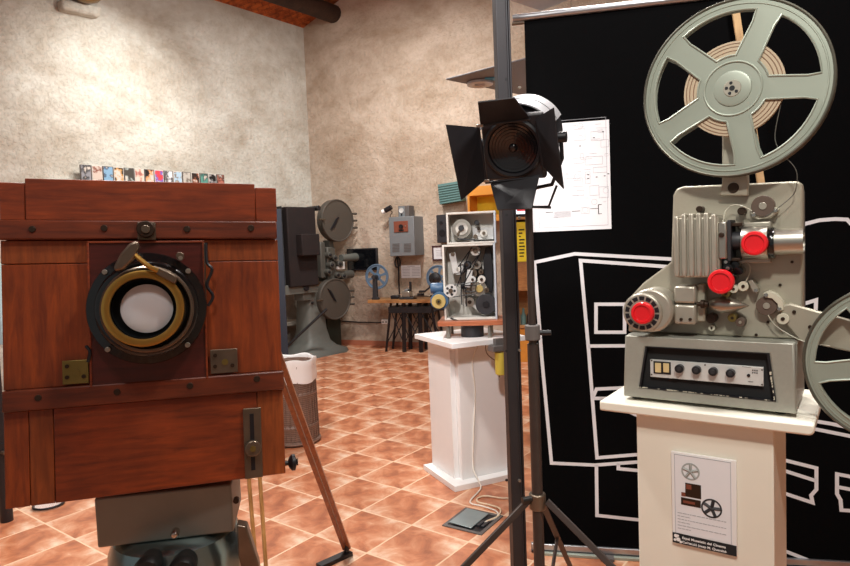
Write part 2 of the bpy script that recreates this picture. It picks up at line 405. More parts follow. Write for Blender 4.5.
class Frame:
    """local frame: x right, z up, -y toward the viewer"""
    def __init__(s, o, yaw=0, tx=0, ty=0):
        s.o = Vector(o)
        s.R = Matrix.Rotation(yaw, 3, 'Z') @ Matrix.Rotation(tx, 3, 'X') @ Matrix.Rotation(ty, 3, 'Y')
        s.Ri = s.R.inverted(); s.yaw, s.tx, s.ty = yaw, tx, ty
    def hit(s, px, py, w=0.0):
        r = ray(px, py); n = s.R @ Vector((0, 1, 0)); q = s.o + s.R @ Vector((0, -w, 0))
        p = EYE + r*((q-EYE).dot(n)/r.dot(n)); return s.Ri @ (p-s.o)
    def P(s, px, py, w=0.0): return s.hit(px, py, w)
    def local(s, p): return s.Ri @ (Vector(p)-s.o)
    def m(s, px, py, w=0.0):
        """metres per pixel (vertical) at that point"""
        p = s.o + s.R @ s.hit(px, py, w); return (p-EYE).dot(DV)/F
    def root(s, name, label, cat, group=None):
        e = bpy.data.objects.new(name, None); COL.objects.link(e); e.empty_display_size = .1
        mm = s.R.to_4x4(); mm.translation = s.o; e.matrix_world = mm
        tag(e, label, cat, group); return e
def disc(f, px, py, w0, w1, rpx, n=28, bev=0):
    """short cylinder facing the front; centre given on its front face"""
    c = f.P(px, py, w1); r = rpx*f.m(px, py, w1)
    mb = MB(); mb.cyl((c.x, -w0, c.z), (c.x, -w1, c.z), r, n=n); return mb
def pbox(f, x0, y0, x1, y1, w0, w1):
    a = f.P(x0, y0, w1); b = f.P(x1, y1, w1)
    return MB().box((min(a.x, b.x), -w1, min(a.z, b.z)), (max(a.x, b.x), -w0, max(a.z, b.z)))
def ppoly(f, pts, w0, w1):
    return MB().prism([(p.x, p.z) for p in (f.P(*q, w1) for q in pts)], -w0, -w1)
def fpipe(f, pts, r, n=8):
    """pts: (px,py,w)"""
    return MB().tube(spline([f.P(*p) for p in pts]), r, n)
def text(body, f, px, py, w, size, material, parent, name='lettering', align='LEFT', sx=1, bold=0):
    cu = bpy.data.curves.new(name, 'FONT'); cu.body = body; cu.size = size; cu.extrude = .0003; cu.align_x = align; cu.offset = bold
    t = bpy.data.objects.new(name, cu); COL.objects.link(t)
    dg = bpy.context.evaluated_depsgraph_get(); me = bpy.data.meshes.new_from_object(t.evaluated_get(dg))
    bpy.data.objects.remove(t)
    c = f.P(px, py, w)
    me.transform(Matrix.Translation(c) @ Matrix.Rotation(PI/2, 4, 'X') @ Matrix.Scale(sx, 4, (1, 0, 0)))
    me.materials.clear(); me.materials.append(material)
    o = bpy.data.objects.new(name, me); COL.objects.link(o); o.parent = parent; return o

# ------------------------------------------------------------------ room
C0 = onz(319, 343.5)                       # far corner on the floor
LD = Vector((-math.sin(math.radians(39)), -math.cos(math.radians(39)), 0))   # along the left wall, towards us
BYAW = math.radians(-26); BD = Vector((math.cos(BYAW), math.sin(BYAW), 0))   # along the back wall, to the right
HC = 4.82
def struct(o): o['kind'] = 'structure'; return o
def wall(name, p, yaw, L, Ht, material, top=None, flip=False):
    """wall with its inner face on local y=0, x from 0 to L; thickness behind"""
    mb = MB(); n = 60; t = .3
    prof = top or [(0, Ht), (L, Ht)]
    poly = [(0, -.05)]+[(L, -.05)]+[(x, z) for x, z in reversed(prof)]
    mb.prism(poly, 0, t if not flip else -t)
    o = mb.build(name, material, smooth=0); o.location = p; o.rotation_euler = (0, 0, yaw); return struct(o)
fb = Frame(C0, BYAW)
# roof slope read from where the gable line climbs
pA = fb.P(326.9, 10.7); SL = max(.3, min(1.2, (pA.z-HC)/pA.x))
SL = .42
bs = fb
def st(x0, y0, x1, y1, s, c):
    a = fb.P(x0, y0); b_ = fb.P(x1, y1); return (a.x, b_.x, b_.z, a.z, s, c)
dark_patches_b = [st(351, 276, 384, 337, .6, '8a7466'), st(361, 228, 369, 252, .5, '9c8474')]  # two darker brown patches mixed into the wall colour
M['plaster_b'] = plaster('plaster_back', 'c8b8a8', 'a38f7b', None, dark_patches_b)
M['plaster_l'] = plaster('plaster_left', 'd4d3ca', 'b0a799', None, [])
LB = 11.0
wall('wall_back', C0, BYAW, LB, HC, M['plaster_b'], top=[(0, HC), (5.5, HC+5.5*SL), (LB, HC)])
LL = 13.5
yawL = math.atan2(LD.y, LD.x)
lstart = C0 + LD*LL
fl_ = Frame(lstart, yawL+PI)                # left wall frame: x runs from near us to the corner
wall('wall_left', lstart, yawL+PI, LL, HC, M['plaster_l'])
CR_ = C0 + BD*LB
fr = Frame(CR_, yawL)                        # right wall runs towards us
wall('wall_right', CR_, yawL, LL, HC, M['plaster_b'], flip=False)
fm = MB(); fm.box((-11, -4, -.1), (12, 14, 0)); o = fm.build('floor', floor_mat(), smooth=0); struct(o)
# gable ceiling: two sloped brick planes between corner line and ridge
ne = [C0-LD*.3-BD*.3, C0+LD*LL-BD*.3]
def slab(name, a, b, za, zb):
    mb = MB(); o0 = a-LD*.4; o1 = b-LD*.4; LLn = LD*(LL+.6)
    pts = [o0+Vector((0,0,za)), o0+LLn+Vector((0,0,za)), o1+LLn+Vector((0,0,zb)), o1+Vector((0,0,zb))]
    mb.hexa(pts, [p+Vector((0, 0, .15)) for p in pts]); o = mb.build(name, M['ceil'], smooth=0); return struct(o)
M['ceil'] = brick_ceiling()
slab('ceiling', C0-BD*.3, C0+BD*5.5, HC-.3*SL, HC+5.5*SL)
slab('ceiling', C0+BD*5.5, C0+BD*(LB+.3), HC+5.5*SL, HC-.3*SL)
# skirtings
M['skirt'] = mat('terracotta_skirting', 'a8664c', .6, var=.2, scale=5)
for nm, p, yw, L in (('baseboard_back', C0, BYAW, LB), ('baseboard_left', lstart, yawL+PI, LL)):
    o = MB().box((0, -.015, 0), (L, 0, .075)).build(nm, M['skirt'], smooth=0, bevel=.003); o.location = p; o.rotation_euler = (0, 0, yw); struct(o)
# round log purlin near the gable corner
pe = fb.P(334, 14); mb = MB()
a = fb.o + fb.R @ Vector((pe.x, 0.05, pe.z)); 
pts = [a + LD*(-.02+i*.5) + Vector((random.uniform(-.015, .015), random.uniform(-.015, .015), 0)) for i in range(24)]
mb.tube(pts, .13, 16)
bo = mb.build('ceiling_beam', M['log']); tag(bo, 'dark round log beam under the orange brick ceiling, meeting the back wall', 'beam')
# plastered stone ledge high on the left wall
mb = MB(); q = [fl_.P(x, y, 0) for x, y in ((56, 1), (97, 9), (96, 20), (58, 12))]
mb.hexa([(p.x, -.14, p.z) for p in q], [(p.x, .02, p.z) for p in q])
o = mb.build('trim_1', M['plaster_l'], bevel=.03); o.location = fl_.o; o.rotation_euler = (0, 0, fl_.yaw); struct(o)

# ================================================================== studio camera (left foreground)
YC = math.radians(20)
fc0 = Frame((-.777, 1.168, 1.599), YC, math.radians(-5.1), math.radians(1.7))
fc = fc0
W_, H_ = .50, .597
sc_ = fc.root('studio_camera', 'large mahogany studio camera with a brass ringed lens, filling the left foreground', 'camera')
def cbox(x0, y0, x1, y1, w0, w1, name, mt, bevel=.002, parent=None):
    return pbox(fc, x0, y0, x1, y1, w0, w1).build(name, mt, parent or sc_, bevel=bevel)
# hollow-looking wooden case: sides, back, bellows block
mb = MB(); mb.box((.004, .018, -H_+.004), (W_-.004, .20, -.012)); mb.build('body', M['wood_v'], sc_, bevel=.004)
mb = MB()
for i in range(12):
    y = .2+i*.022; s = .02 if i % 2 else .045
    mb.box((s, y, -H_+s), (W_-s, y+.013, -s))
mb.build('bellows', M['black_matte'], sc_, bevel=.004)
MB().box((.01, .464, -H_+.01), (W_-.01, .53, -.01)).build('rear_frame', M['wood_v'], sc_, bevel=.004)
# top board (three pieces, ends slightly lower)
def lbox(x0, z0, x1, z1, w0, w1, name, mt, bevel=.0015, parent=None):
    return MB().box((x0, -w1, z0), (x1, -w0, z1)).build(name, mt, parent or sc_, bevel=bevel)
def z_at(px, py, w=0): return fc.P(px, py, w).z
def x_at(px, py, w=0): return fc.P(px, py, w).x
zt1 = z_at(140, 221); zt2 = z_at(140, 240)
xa = x_at(25, 200); xb = x_at(255, 200)
lbox(0, zt1, xa, .000, -.018, 0, 'board', M['wood_h']); lbox(xa+.0006, zt1, xb, .008, -.018, .002, 'board', M['wood_h'])
lbox(xb+.0006, zt1, W_, .001, -.018, 0, 'board', M['wood_h'])
lbox(-.004, zt2+.001, W_-.002, zt1, -.01, .009, 'rail', M['wood_rail'], .003)
zb1 = z_at(140, 381); zb2 = z_at(140, 401)
lbox(0, zb2, W_+.002, zb1, -.01, .010, 'rail', M['wood_rail'], .003)
# middle field boards
xl = x_at(22, 300)
lbox(0, zb1, W_, z_at(140, 262)-.001, -.018, -.003, 'board', M['wood_v']) 
lbox(0, z_at(140, 262), W_, zt2, -.018, -.002, 'board', M['wood_light'])
# lower field boards
x1, x2, x3 = x_at(29, 450), x_at(54, 450), x_at(258, 440)
for a, b_, k in ((0, x1, 'wood_v'), (x1+.0008, x2, 'wood_light'), (x2+.0008, x3, 'wood_h'), (x3+.0008, W_, 'wood_light')):
    lbox(a, -H_, b_, zb2-.0005, -.018, -.001 if k != 'wood_h' else .0005, 'board', M[k])
# lens board
xL0, xL1 = x_at(88, 300, .008), x_at(206, 300, .008); zL0, zL1 = z_at(148, 383, .008), z_at(148, 241, .008)
lbox(xL0, zL0, xL1, zL1, -.01, .008, 'lens_board', M['wood_red'], .003)
lb2 = MB()
t = .004
lb2.box((xL0, -.011, zL0), (xL0+t, -.007, zL1)); lb2.box((xL1-t, -.011, zL0), (xL1, -.007, zL1)); lb2.box((xL0, -.011, zL1-t), (xL1, -.007, zL1))
lb2.build('moulding', M['wood_h'], sc_, bevel=.001)
# lens assembly
cl = fc.P(148, 308, .03); Rf = 56*fc.m(146, 304, .03)
def lring(cx, cz, prof, name, mt, n=64): return MB().lathe((cx, 0, cz), (0, -1, 0), prof, n).build(name, mt, sc_, smooth=40)
o = lring(cl.x, cl.z, [(0, .008), (Rf, .008), (Rf, .026), (Rf*.985, .031), (Rf*.86, .034), (Rf*.84, .038), (Rf*.80, .040), (0, .040)], 'lens_flange', M['lens_black'])
cb_ = fc.P(149, 309, .06); Rb = 41*fc.m(149, 307, .06)
lring(cb_.x-.002, cb_.z, [(Rb*1.02, .036), (Rb*1.06, .060), (Rb*1.02, .064), (Rb*.98, .064), (Rb*.95, .04)], 'brass_ring', M['steel_old'])
cg = fc.P(143.5, 308.5, .075); Rg = 38.5*fc.m(144, 306, .075)
lring(cg.x, cg.z, [(Rg*.96, .04), (Rg, .07), (Rg*.985, .078), (Rg*.9, .080), (Rg*.80, .078), (Rg*.79, .072)], 'brass_ring', M['brass'])
lring(cg.x, cg.z, [(Rg*.80, .077), (Rg*.795, .060), (Rg*.72, .050), (Rg*.62, .046), (0, .044)], 'lens_barrel', M['lens_black'])
# glass: front element, pale reflection painted into its colour
ci = fc.P(147, 308.5, .056); Ri = 24.3*fc.m(147, 306, .056)
lring(ci.x, ci.z, [(0, .060), (Ri*.5, .0592), (Ri*.85, .0565), (Ri, .054), (Ri, .045)], 'lens_glass', M['glass_reflection'])
for px, py in ((104.5, 272), (188, 271), (107.5, 349.5), (187.5, 345)):
    disc(fc, px, py, .03, .037, 2.6, 16).build('screw', M['alu'], sc_, bevel=.0006)
# lever shutter arm with scoop-shaped finger plate
p = [fc.P(x, y, .07) for x, y in ((114, 268), (121, 254), (130, 244), (138, 241), (140, 247), (134, 260), (124, 270), (116, 272))]
mb = MB().prism([(q.x, q.z) for q in p], -.06, -.082); mb.build('shutter_lever', M['steel_old'], sc_, bevel=.004)
fpipe(fc, [(133, 253, .075), (141, 260, .080), (150, 267, .084), (158, 271, .084)], .0045).build('lever_arm', M['brass'], sc_)
p = [fc.P(x, y, .085) for x, y in ((159, 267), (178, 277), (175, 284), (156, 274))]
MB().prism([(q.x, q.z) for q in p], -.045, -.087).build('lever_block', M['steel_old'], sc_, bevel=.002)
disc(fc, 180, 256, .03, .05, 4, 16).build('aperture_knob', M['steel_old'], sc_, bevel=.001)
disc(fc, 180.5, 258, .04, .056, 2.2, 12).build('screw', M['alu'], sc_)
# hook latch right of the lens
fpipe(fc, [(206, 243, .012), (207, 262, .016), (212, 270, .018), (207, 285, .016), (213, 296, .016), (208, 306, .016)], .003).build('latch', M['black'], sc_)
cbox(203.5, 243, 207, 307, .004, .012, 'latch_bar', M['steel_old'], .001)
fpipe(fc, [(86, 346, .01), (90, 352, .014), (88, 362, .012)], .003).build('latch', M['black'], sc_)
# brass corner plates
for (x0, y0, x1_, y1, mt_) in ((62, 361, 89, 383, 'brass_old'), (210, 350, 238, 372, 'steel_old')):
    pl = cbox(x0, y0, x1_, y1, .002, .006, 'corner_plate', M[mt_], .001)
    for qx, qy in ((.18, .25), (.8, .7), (.18, .75)):
        disc(fc, x0+(x1_-x0)*qx, y0+(y1-y0)*qy, .004, .008, 2, 10).build('screw', M['screw'], pl)
    disc(fc, (x0+x1_)/2+1, (y0+y1)/2+1, .004, .0075, 3.2, 14).build('screw', M['brass_old'], pl)
# slotted adjuster
sp_ = cbox(243, 409, 263, 477, 0, .006, 'slotted_plate', M['steel_old'], .001)
cbox(249.5, 414, 255.5, 470, .0055, .0068, 'slot', M['black'], 0, sp_)
disc(fc, 253, 449, .006, .018, 8, 24).build('thumb_knob', M['steel_old'], sp_, bevel=.002)
disc(fc, 253, 449, .018, .021, 3, 16).build('knob_cap', M['brass_old'], sp_)
# top centre knob
kb = cbox(137, 222, 156, 240, .008, .014, 'knob_plate', M['steel_old'], .002)
disc(fc, 145.5, 229, .012, .026, 8.5, 28).build('locking_knob', M['screw'], sc_, bevel=.002)
disc(fc, 145.5, 229, .026, .029, 4.2, 20).build('knob_cap', M['steel_old'], sc_, bevel=.001)
for px, py in ((32, 229), (104, 228), (187, 229), (251, 228), (38, 398), (117, 392), (190, 386), (257, 379)):
    disc(fc, px, py, .008, .0115, 3.2, 14).build('screw', M['screw'], sc_, bevel=.0006)
# side focusing knob, on the right flank
c = fc.P(288, 463, -.02)
mb = MB(); mb.lathe((W_, .02, c.z), (1, 0, 0), [(.0, -.002), (.005, 0), (.005, .008), (.012, .011), (.017, .016), (.017, .022), (.006, .026), (.008, .028), (0, .029)], 24); mb.build('focus_knob', M['black'], sc_)
# ---- metal head and stand that carry the camera
fs = Frame((fc.o + fc.R @ Vector((.0, .0, -H_))), YC*.55)
cs = fs.root('camera_stand', 'zinc box and polished metal stand head under the big wooden camera', 'stand')
cs_loc = fs
a = fs.P(94, 500, -.09); b = fs.P(231, 484, -.09); z0 = fs.P(160, 541, -.09).z; 
MB().box((a.x, .09, z0), (b.x, .26, -.03)).build('mount_box', M['standbox'], cs, bevel=.004)
disc(fs, 236, 501, -.10, -.09, 3, 12).build('bolt', M['screw'], cs)
# curved polished housing under the box
q0, q1 = fs.P(92, 560, -.06), fs.P(238, 556, -.06)
cx = (q0.x+q1.x)/2; R0 = (q1.x-q0.x)/2
MB().lathe((cx, .17, z0-.001), (0, 0, -1), [(0, 0), (R0*.78, 0), (R0*.92, .012), (R0*1.0, .04), (R0*1.02, .12), (R0*.8, .17), (R0*.3, .2), (R0*.28, .35)], 48).build('curved_housing', M['bluemetal'], cs)
for px in (146, 181):
    c = fs.P(px, 572, -.0)
    MB().lathe((c.x, .058, c.z-.004), (0, -1, 0), [(0, .0), (.022, 0), (.025, .03), (.027, .045), (.022, .055), (.014, .056), (.012, .045), (0, .043)], 28).build('lamp_socket', M['rubber'], cs)
c = fs.P(173, 538, -.03); MB().lathe((c.x, .06, c.z), (0, -1, 0), [(0, 0), (.008, 0), (.008, .015), (.005, .02), (0, .021)], 16).build('bolt', M['chrome'], cs)
p = [fs.P(x, y, -.03) for x, y in ((236, 527), (246, 529), (258, 566), (262, 592), (246, 592), (238, 560))]
MB().prism([(q.x, q.z) for q in p], .04, .07).build('hinge_arm', M['steel_old'], cs, bevel=.003)
zf = -fs.o.z
MB().cyl((cx, .17, z0-.3), (cx, .17, zf+.03), .045).build('column', M['darkgrey'], cs)
MB().lathe((cx, .17, zf), (0, 0, 1), [(0, 0), (.24, 0), (.24, .02), (.06, .05), (0, .05)], 40).build('base', M['darkgrey'], cs)
# ---- wooden tripod behind
tp = Vector(atY(238, 300, 2.25)); tp.z = 1.28
tr = bpy.data.objects.new('wooden_tripod', None); COL.objects.link(tr); tr.location = (tp.x, tp.y, 0)
tag(tr, 'varnished wooden tripod with black feet, standing behind the big wooden camera', 'tripod')
def tl(p): return Vector(p)-Vector((tp.x, tp.y, 0))
MB().cyl((0, 0, 1.25), (0, 0, 1.31), .10).build('head', M['wood_leg'], tr, bevel=.005)
foot = onz(347, 556)
def legpair(top, bot, w0, w1, mt_, off, name='leg', th=.018):
    d = (bot-top).normalized(); side = d.cross(Vector((0, 1, 0))).normalized()
    mb = MB()
    for s in (-1, 1):
        a = top+side*s*off[0]; b = bot+side*s*off[1]
        mb.hexa([a-side*w0, a+side*w0, b+side*w1, b-side*w1], [v+Vector((0, th, 0)) for v in (a-side*w0, a+side*w0, b+side*w1, b-side*w1)])
    return mb.build(name, mt_, tr, bevel=.002)
legpair(Vector((.06, .02, 1.26)), tl(foot)+Vector((0, 0, .03)), .011, .009, M['wood_leg'], (.014, .0105))
a = tl(foot)
fd = tl(onz(325, 566))-a; fd.z = 0; fd.normalize()
mb = MB(); s2 = Vector((fd.y, -fd.x, 0))*.022
mb.hexa([a-fd*.02-s2, a-fd*.02+s2, a+fd*.16+s2, a+fd*.16-s2], [v+Vector((0, 0, .02)) for v in (a-fd*.02-s2, a-fd*.02+s2, a+fd*.16+s2, a+fd*.16-s2)])
mb.cyl(a+Vector((0, 0, .02)), a+Vector((0, 0, .07)), .012, n=12)
mb.build('foot', M['black'], tr, bevel=.003)
rb = Vector(atY(265, 566, 2.0)); rt = Vector(atY(249, 480, 2.1))
for dx in (0, 11):
    r1 = tl(atY(249+dx, 480, 2.1)); r2 = tl(atY(256+dx*.9, 566, 2.0)); d = (r2-r1); k = (.02-r1.z)/d.z; r0 = r1-d*((1.25-r1.z)/-d.z)
    MB().cyl(r0, r1+d*k, .007, n=10).build('leg_rod', M['wood_rod'], tr)
MB().cyl((-.06, .03, 1.26), (-.42, .75, .01), .016, n=12).build('leg', M['wood_leg'], tr)
# ---- basket with liner
bc = Vector(onz(292, 447)); bc.y += .15
bk = bpy.data.objects.new('wicker_basket', None); COL.objects.link(bk); bk.location = (bc.x, bc.y, 0)
tag(bk, 'tall round brown wicker basket with a white liner, behind the wooden tripod leg', 'basket')
mb = MB(); prof = [(0, 0), (.165, 0)]
hB = .62
for i in range(1, 32):
    z = hB*i/31; prof.append((.172-.012*z/hB+(.004 if i % 2 else -.001)+(.008 if i in (6, 7, 18, 19) else 0), z))
prof += [(.145, hB), (.15, .02), (0, .02)]
mb.lathe((0, 0, 0), (0, 0, 1), prof, 48)
for i in range(32):
    a = 2*PI*i/32; mb.tube([(.178*math.cos(a), .178*math.sin(a), .01), (.168*math.cos(a), .168*math.sin(a), hB)], .0045, 6)
mb.build('woven_body', M['wicker'], bk)
MB().torus((0, 0, .02), (0, 0, 1), .178, .014).build('base_rim', M['wicker'], bk)
mb = MB(); prof = [(.178, hB-.15), (.180, hB-.1), (.176, hB-.03), (.184, hB+.01), (.178, hB+.025), (.168, hB+.015), (.16, hB-.03), (.13, hB-.12), (.06, hB-.18), (0, hB-.19)]
mb.lathe((0, 0, 0), (0, 0, 1), prof, 48)
for v in mb.bm.verts:
    a = math.atan2(v.co.y, v.co.x); r = math.hypot(v.co.x, v.co.y)
    if r > .05: k = 1+.015*math.sin(a*7)+.01*math.sin(a*13+1); v.co.x *= k; v.co.y *= k; v.co.z += .008*math.sin(a*5+2)
mb.build('liner', M['liner'], bk)
# ---- black post at the far left, wire grille on the floor
pp = Vector(onz(7, 521))
ds = bpy.data.objects.new('display_stand', None); COL.objects.link(ds); ds.location = (pp.x, pp.y, 0)
tag(ds, 'black tubular stand at the left edge carrying a pale blue panel, behind the wooden camera', 'stand')
MB().cyl((0, 0, 0), (0, 0, .45), .032).build('post', M['black'], ds); MB().cyl((0, 0, .45), (0, 0, 1.0), .027).build('post', M['black'], ds)
MB().cyl((-.02, -.0, .40), (.05, -.04, .40), .01, n=12).build('clamp', M['steel_old'], ds)
MB().box((-.45, -.02, 1.0), (.07, .02, 1.45)).build('panel', M['lightblue'], ds, bevel=.004)
MB().cyl((-.40, 0, 0), (-.40, 0, 1.0), .027).build('post', M['black'], ds)
gp = Vector(onz(49, 506))
gr = bpy.data.objects.new('wire_grille', None); COL.objects.link(gr); gr.location = (gp.x, gp.y, 0)
tag(gr, 'round white wire grille with black rim lying on the tiles behind the wooden camera', 'grille')
MB().torus((0, 0, .012), (0, 0, 1), .08, .007).build('rim', M['black'], gr)
mb = MB()
for i in range(-6, 7):
    x = i*.012; y = math.sqrt(max(0, .079**2-x*x)); mb.tube([(x, -y, .012), (x, y, .012)], .0022, 6)
mb.build('wires', M['white'], gr)

# ================================================================== row of video cases on a wall shelf
fw = fl_
cases = [(80, 90, 'fbf', '6a6a70', 'e0dcd8', 'first and tallest looking of the row, grey and white portrait cover'),
]
covers = [('8a8a90', '202024', 'grey video case with a black and white portrait, leftmost on the wall shelf'),
 ('c8b8ac', '7a3c28', 'video case with brown figures above a white band, second from the left'),
 ('7fa6c4', '35506c', 'sky blue video case with a dark blue figure near the left of the row'),
 ('2a221e', 'c09050', 'black video case with a tan standing figure, right of the sky blue case'),
 ('46423c', 'a8b4b0', 'dark olive video case with pale patches, fifth from the left of the row'),
 ('a86a60', 'dcc0b0', 'dusty red video case with a pale face, left of the black and orange case'),
 ('221c1c', 'd89868', 'black video case with an orange face near the middle of the row'),
 ('d04850', '6860b8', 'bright red and violet video case in the middle of the row'),
 ('d8d8dc', '10182c', 'white video case with a dark head silhouette, right of the red and violet case'),
 ('a8c4d8', '7c6858', 'pale blue video case with a brown strip, right of the silhouette case'),
 ('b8b4ac', '6c6258', 'pale grey video case with faint brown figures, left of the brown black case'),
 ('2e2420', '96563c', 'brown black video case with a small reddish figure, right of the pale grey case'),
 ('5a9488', '2c4c48', 'sea green video case, third from the right end of the row'),
 ('18181a', '9c9c9c', 'black video case with a tiny grey title, second from the right end'),
 ('b07060', '583028', 'reddish brown video case at the right end of the row')]
xs0 = fw.P(80.5, 170, .12).x; xs1 = fw.P(225, 180, .12).x
zT = fw.P(82, 164.5, .12).z
n = len(covers); pitch = (xs1-xs0)/n
shz = zT-.235
sh = fw.R @ Vector(((xs0+xs1)/2, 0, 0)) + fw.o
tg = MB().box((xs0-.3, -.18, shz-.03), (xs1+.3, -.003, shz)).build('wall_shelf', M['white'], bevel=.003)
tg.location = fw.o; tg.rotation_euler = (0, 0, fw.yaw)
tag(tg, 'narrow white shelf on the left wall under the row of video cases', 'shelf')
for i, (c1, c2, lab) in enumerate(covers):
    x0 = xs0+pitch*i; wd = pitch*.93; hh = .235
    f = Frame(fw.o + fw.R @ Vector((x0, -.12, shz)), fw.yaw)
    r = f.root('video_case', lab, 'video case', 'video cases on the left wall shelf')
    MB().box((0, 0, .001), (wd, .025, hh)).build('case', M['greybox_d'] if i % 2 == 0 else M['cab_in'], r, bevel=.002)
    ma = cover_mat('cover_%d' % i, c1, c2, i)
    MB().box((wd*.06, -.002, .006), (wd*.94, .001, hh*.97)).build('cover', ma, r)
# ---- bronze bowl lamp at the top of the left wall
lp = fl_.o + fl_.R @ Vector((fl_.P(86, -10, .25).x, -.25, fl_.P(86, -10, .25).z))
lm = bpy.data.objects.new('wall_lamp', None); COL.objects.link(lm); lm.location = lp; lm.rotation_euler = (0, 0, fl_.yaw)
tag(lm, 'bronze bowl lamp high on the left wall, just cut by the top of the picture', 'lamp')
MB().lathe((0, 0, 0), (0, 0, 1), [(0, -.13), (.06, -.125), (.12, -.10), (.16, -.06), (.19, 0), (.18, 0), (.15, -.05), (.1, -.09), (0, -.115)], 36).build('bowl', M['brasslamp'], lm)
MB().cyl((0, .0, -.05), (0, .24, -.02), .015).build('bracket', M['brasslamp'], lm)

# ================================================================== 16 mm projector (right foreground)
PY = math.radians(-35.4)
fp0 = Frame((.484, 1.359, 1.184), PY)
cc = fp0.P(649.8, 358.8)
BLc = fp0.P(623.5, 396)
org = fp0.o + fp0.R @ Vector((BLc.x, 0, BLc.z))
fp = Frame(org, PY)
pj = fp.root('film_projector', 'grey film projector with red caps and two big reels, on the cream pedestal', 'projector')
def P(px, py, w=0): return fp.P(px, py, w)
def bp_(x0, y0, x1, y1, w0, w1, name, mt, bevel=.002, parent=None): return pbox(fp, x0, y0, x1, y1, w0, w1).build(name, M[mt], parent or pj, bevel=bevel)
def dp(px, py, w0, w1, r, name, mt, n=28, bevel=.0012, parent=None): return disc(fp, px, py, w0, w1, r, n).build(name, M[mt], parent or pj, bevel=bevel)
# amplifier base: front frame around a recess
TR = P(796, 341); BR = P(796.5, 411); TL = P(627, 338)
BW = BR.x; BH = (TR.z+TL.z)/2
r0, r1, r2, r3 = P(645.5, 346.5), P(769, 353.5), P(776, 401.5), P(639, 387.5)
mb = MB(); o4 = [(.0, 0), (BW, 0), (BW-.003, BH), (.006, BH)]; i4 = [(r3.x, r3.z), (r2.x, r2.z), (r1.x, r1.z), (r0.x, r0.z)]
A_ = [mb.bm.verts.new((p[0], 0, p[1])) for p in o4]; B_4 = [mb.bm.verts.new((p[0], 0, p[1])) for p in i4]
A2 = [mb.bm.verts.new((p[0], .03, p[1])) for p in o4]; B2_ = [mb.bm.verts.new((p[0], .03, p[1])) for p in i4]
for k in range(4):
    j = (k+1) % 4
    mb.bm.faces.new((A_[k], A_[j], B_4[j], B_4[k])); mb.bm.faces.new((A2[k], B2_[k], B2_[j], A2[j])); mb.bm.faces.new((A_[k], A2[k], A2[j], A_[j])); mb.bm.faces.new((B_4[k], B_4[j], B2_[j], B2_[k]))
mb.build('front_frame', M['hammer'], pj, bevel=.003)
D_ = .20
MB().box((.001, .0295, .0), (BW-.001, D_, BH)).build('amplifier_case', M['hammer'], pj, bevel=.006)
MB().prism(i4, .0135, .0293).build('recess_back', M['black_matte'], pj)
mb = MB()
for k in range(4):
    a, b = Vector((i4[k][0], 0, i4[k][1])), Vector((i4[(k+1) % 4][0], 0, i4[(k+1) % 4][1])); c = Vector(((i4[0][0]+i4[1][0])/2, 0, (i4[0][1]+i4[2][1])/2))
    a2, b2 = a+(c-a)*.03, b+(c-b)*.03; up_ = Vector((0, -.0015, 0)); dn = Vector((0, .013, 0))
    mb.hexa([a+up_, b+up_, b2+up_, a2+up_], [a+dn, b+dn, b2+dn, a2+dn])
mb.build('recess_trim', M['black'], pj)
# worn chips along the trim
rr = random.Random(4); mb = MB()
for k in range(40):
    t = rr.random(); e = rr.choice((0, 0, 0, 1, 1))
    a, b = (Vector((i4[0][0], 0, i4[0][1])), Vector((i4[1][0], 0, i4[1][1]))) if e == 0 else (Vector((i4[1][0], 0, i4[1][1])), Vector((i4[2][0], 0, i4[2][1])))
    if e and t > .6: t *= .5
    q = a.lerp(b, t)+Vector((-.002 if e else 0, 0, .0015)); s_ = .0006+rr.random()*.0015
    mb.box((q.x-s_*(1 if e else 1.8), -.0022, q.z-s_*(1.5 if e else .5)), (q.x+s_*(.6 if e else 1.8), -.001, q.z+s_*(1.5 if e else .5)))
mb.build('paint_chips', M['ivory'], pj)
# control plate
w = .004-.0285+.0285
q0, q1 = P(650, 359, -.005), P(763.4, 386.7, -.005)
a, b, c, d = [P(x, y, -.005) for x, y in ((650, 358.8), (763.4, 368.3), (763.4, 386.7), (649.8, 376.4))]
cpz0, cpz1 = (c.z+d.z)/2, (a.z+b.z)/2
cpl = MB().box((a.x, .005, cpz0), (b.x, .0133, cpz1)).build('control_plate', M['plate'], pj, bevel=.0008)
sw = bp_(653.3, 361, 670.8, 374.8, .0-.005, -.003, 'switch_frame', 'black', .0006, cpl)
for x0, x1 in ((654.8, 661), (663, 669)): bp_(x0, 362.8+(x0-654)*.05, x1, 372.8, -.003, -.0005, 'rocker_switch', 'rocker', .0008, sw)
for px, py in ((678.7, 369.1), (695.8, 370.5), (712.5, 372), (730, 373.7)):
    k = dp(px, py, -.005, .008, 4.2, 'control_knob', 'black', 24, .001, cpl)
    dp(px, py, .008, .010, 2.2, 'knob_cap', 'darkgrey', 16, .0005, k)
dp(748.5, 375.6, -.005, -.003, 1.6, 'jack', 'black', 12, 0, cpl)
for px, py in ((651.6, 360.5), (762, 370), (762, 384.7), (651.6, 374.5), (705, 365)): dp(px, py, -.005, -.0042, .8, 'screw', 'screw', 8, 0, cpl)
mb = MB()
for i in range(3):
    for j in range(2):
        q = P(752.8+i*2.1, 370.2+j*2.4+i*.2, -.0045); mb.box((q.x-.0011, .0040, q.z-.0011), (q.x+.0011, .0052, q.z+.0011))
for px, py, l in ((672, 378.5, 10), (690, 380, 8), (724, 383.3, 9), (748, 381.5, 7), (742, 366.6, 12)):
    q = P(px, py, -.0045); mb.box((q.x, .0042, q.z-.0003), (q.x+l*.0013, .0052, q.z+.0003))
mb.build('plate_lettering', M['inkd'], cpl)
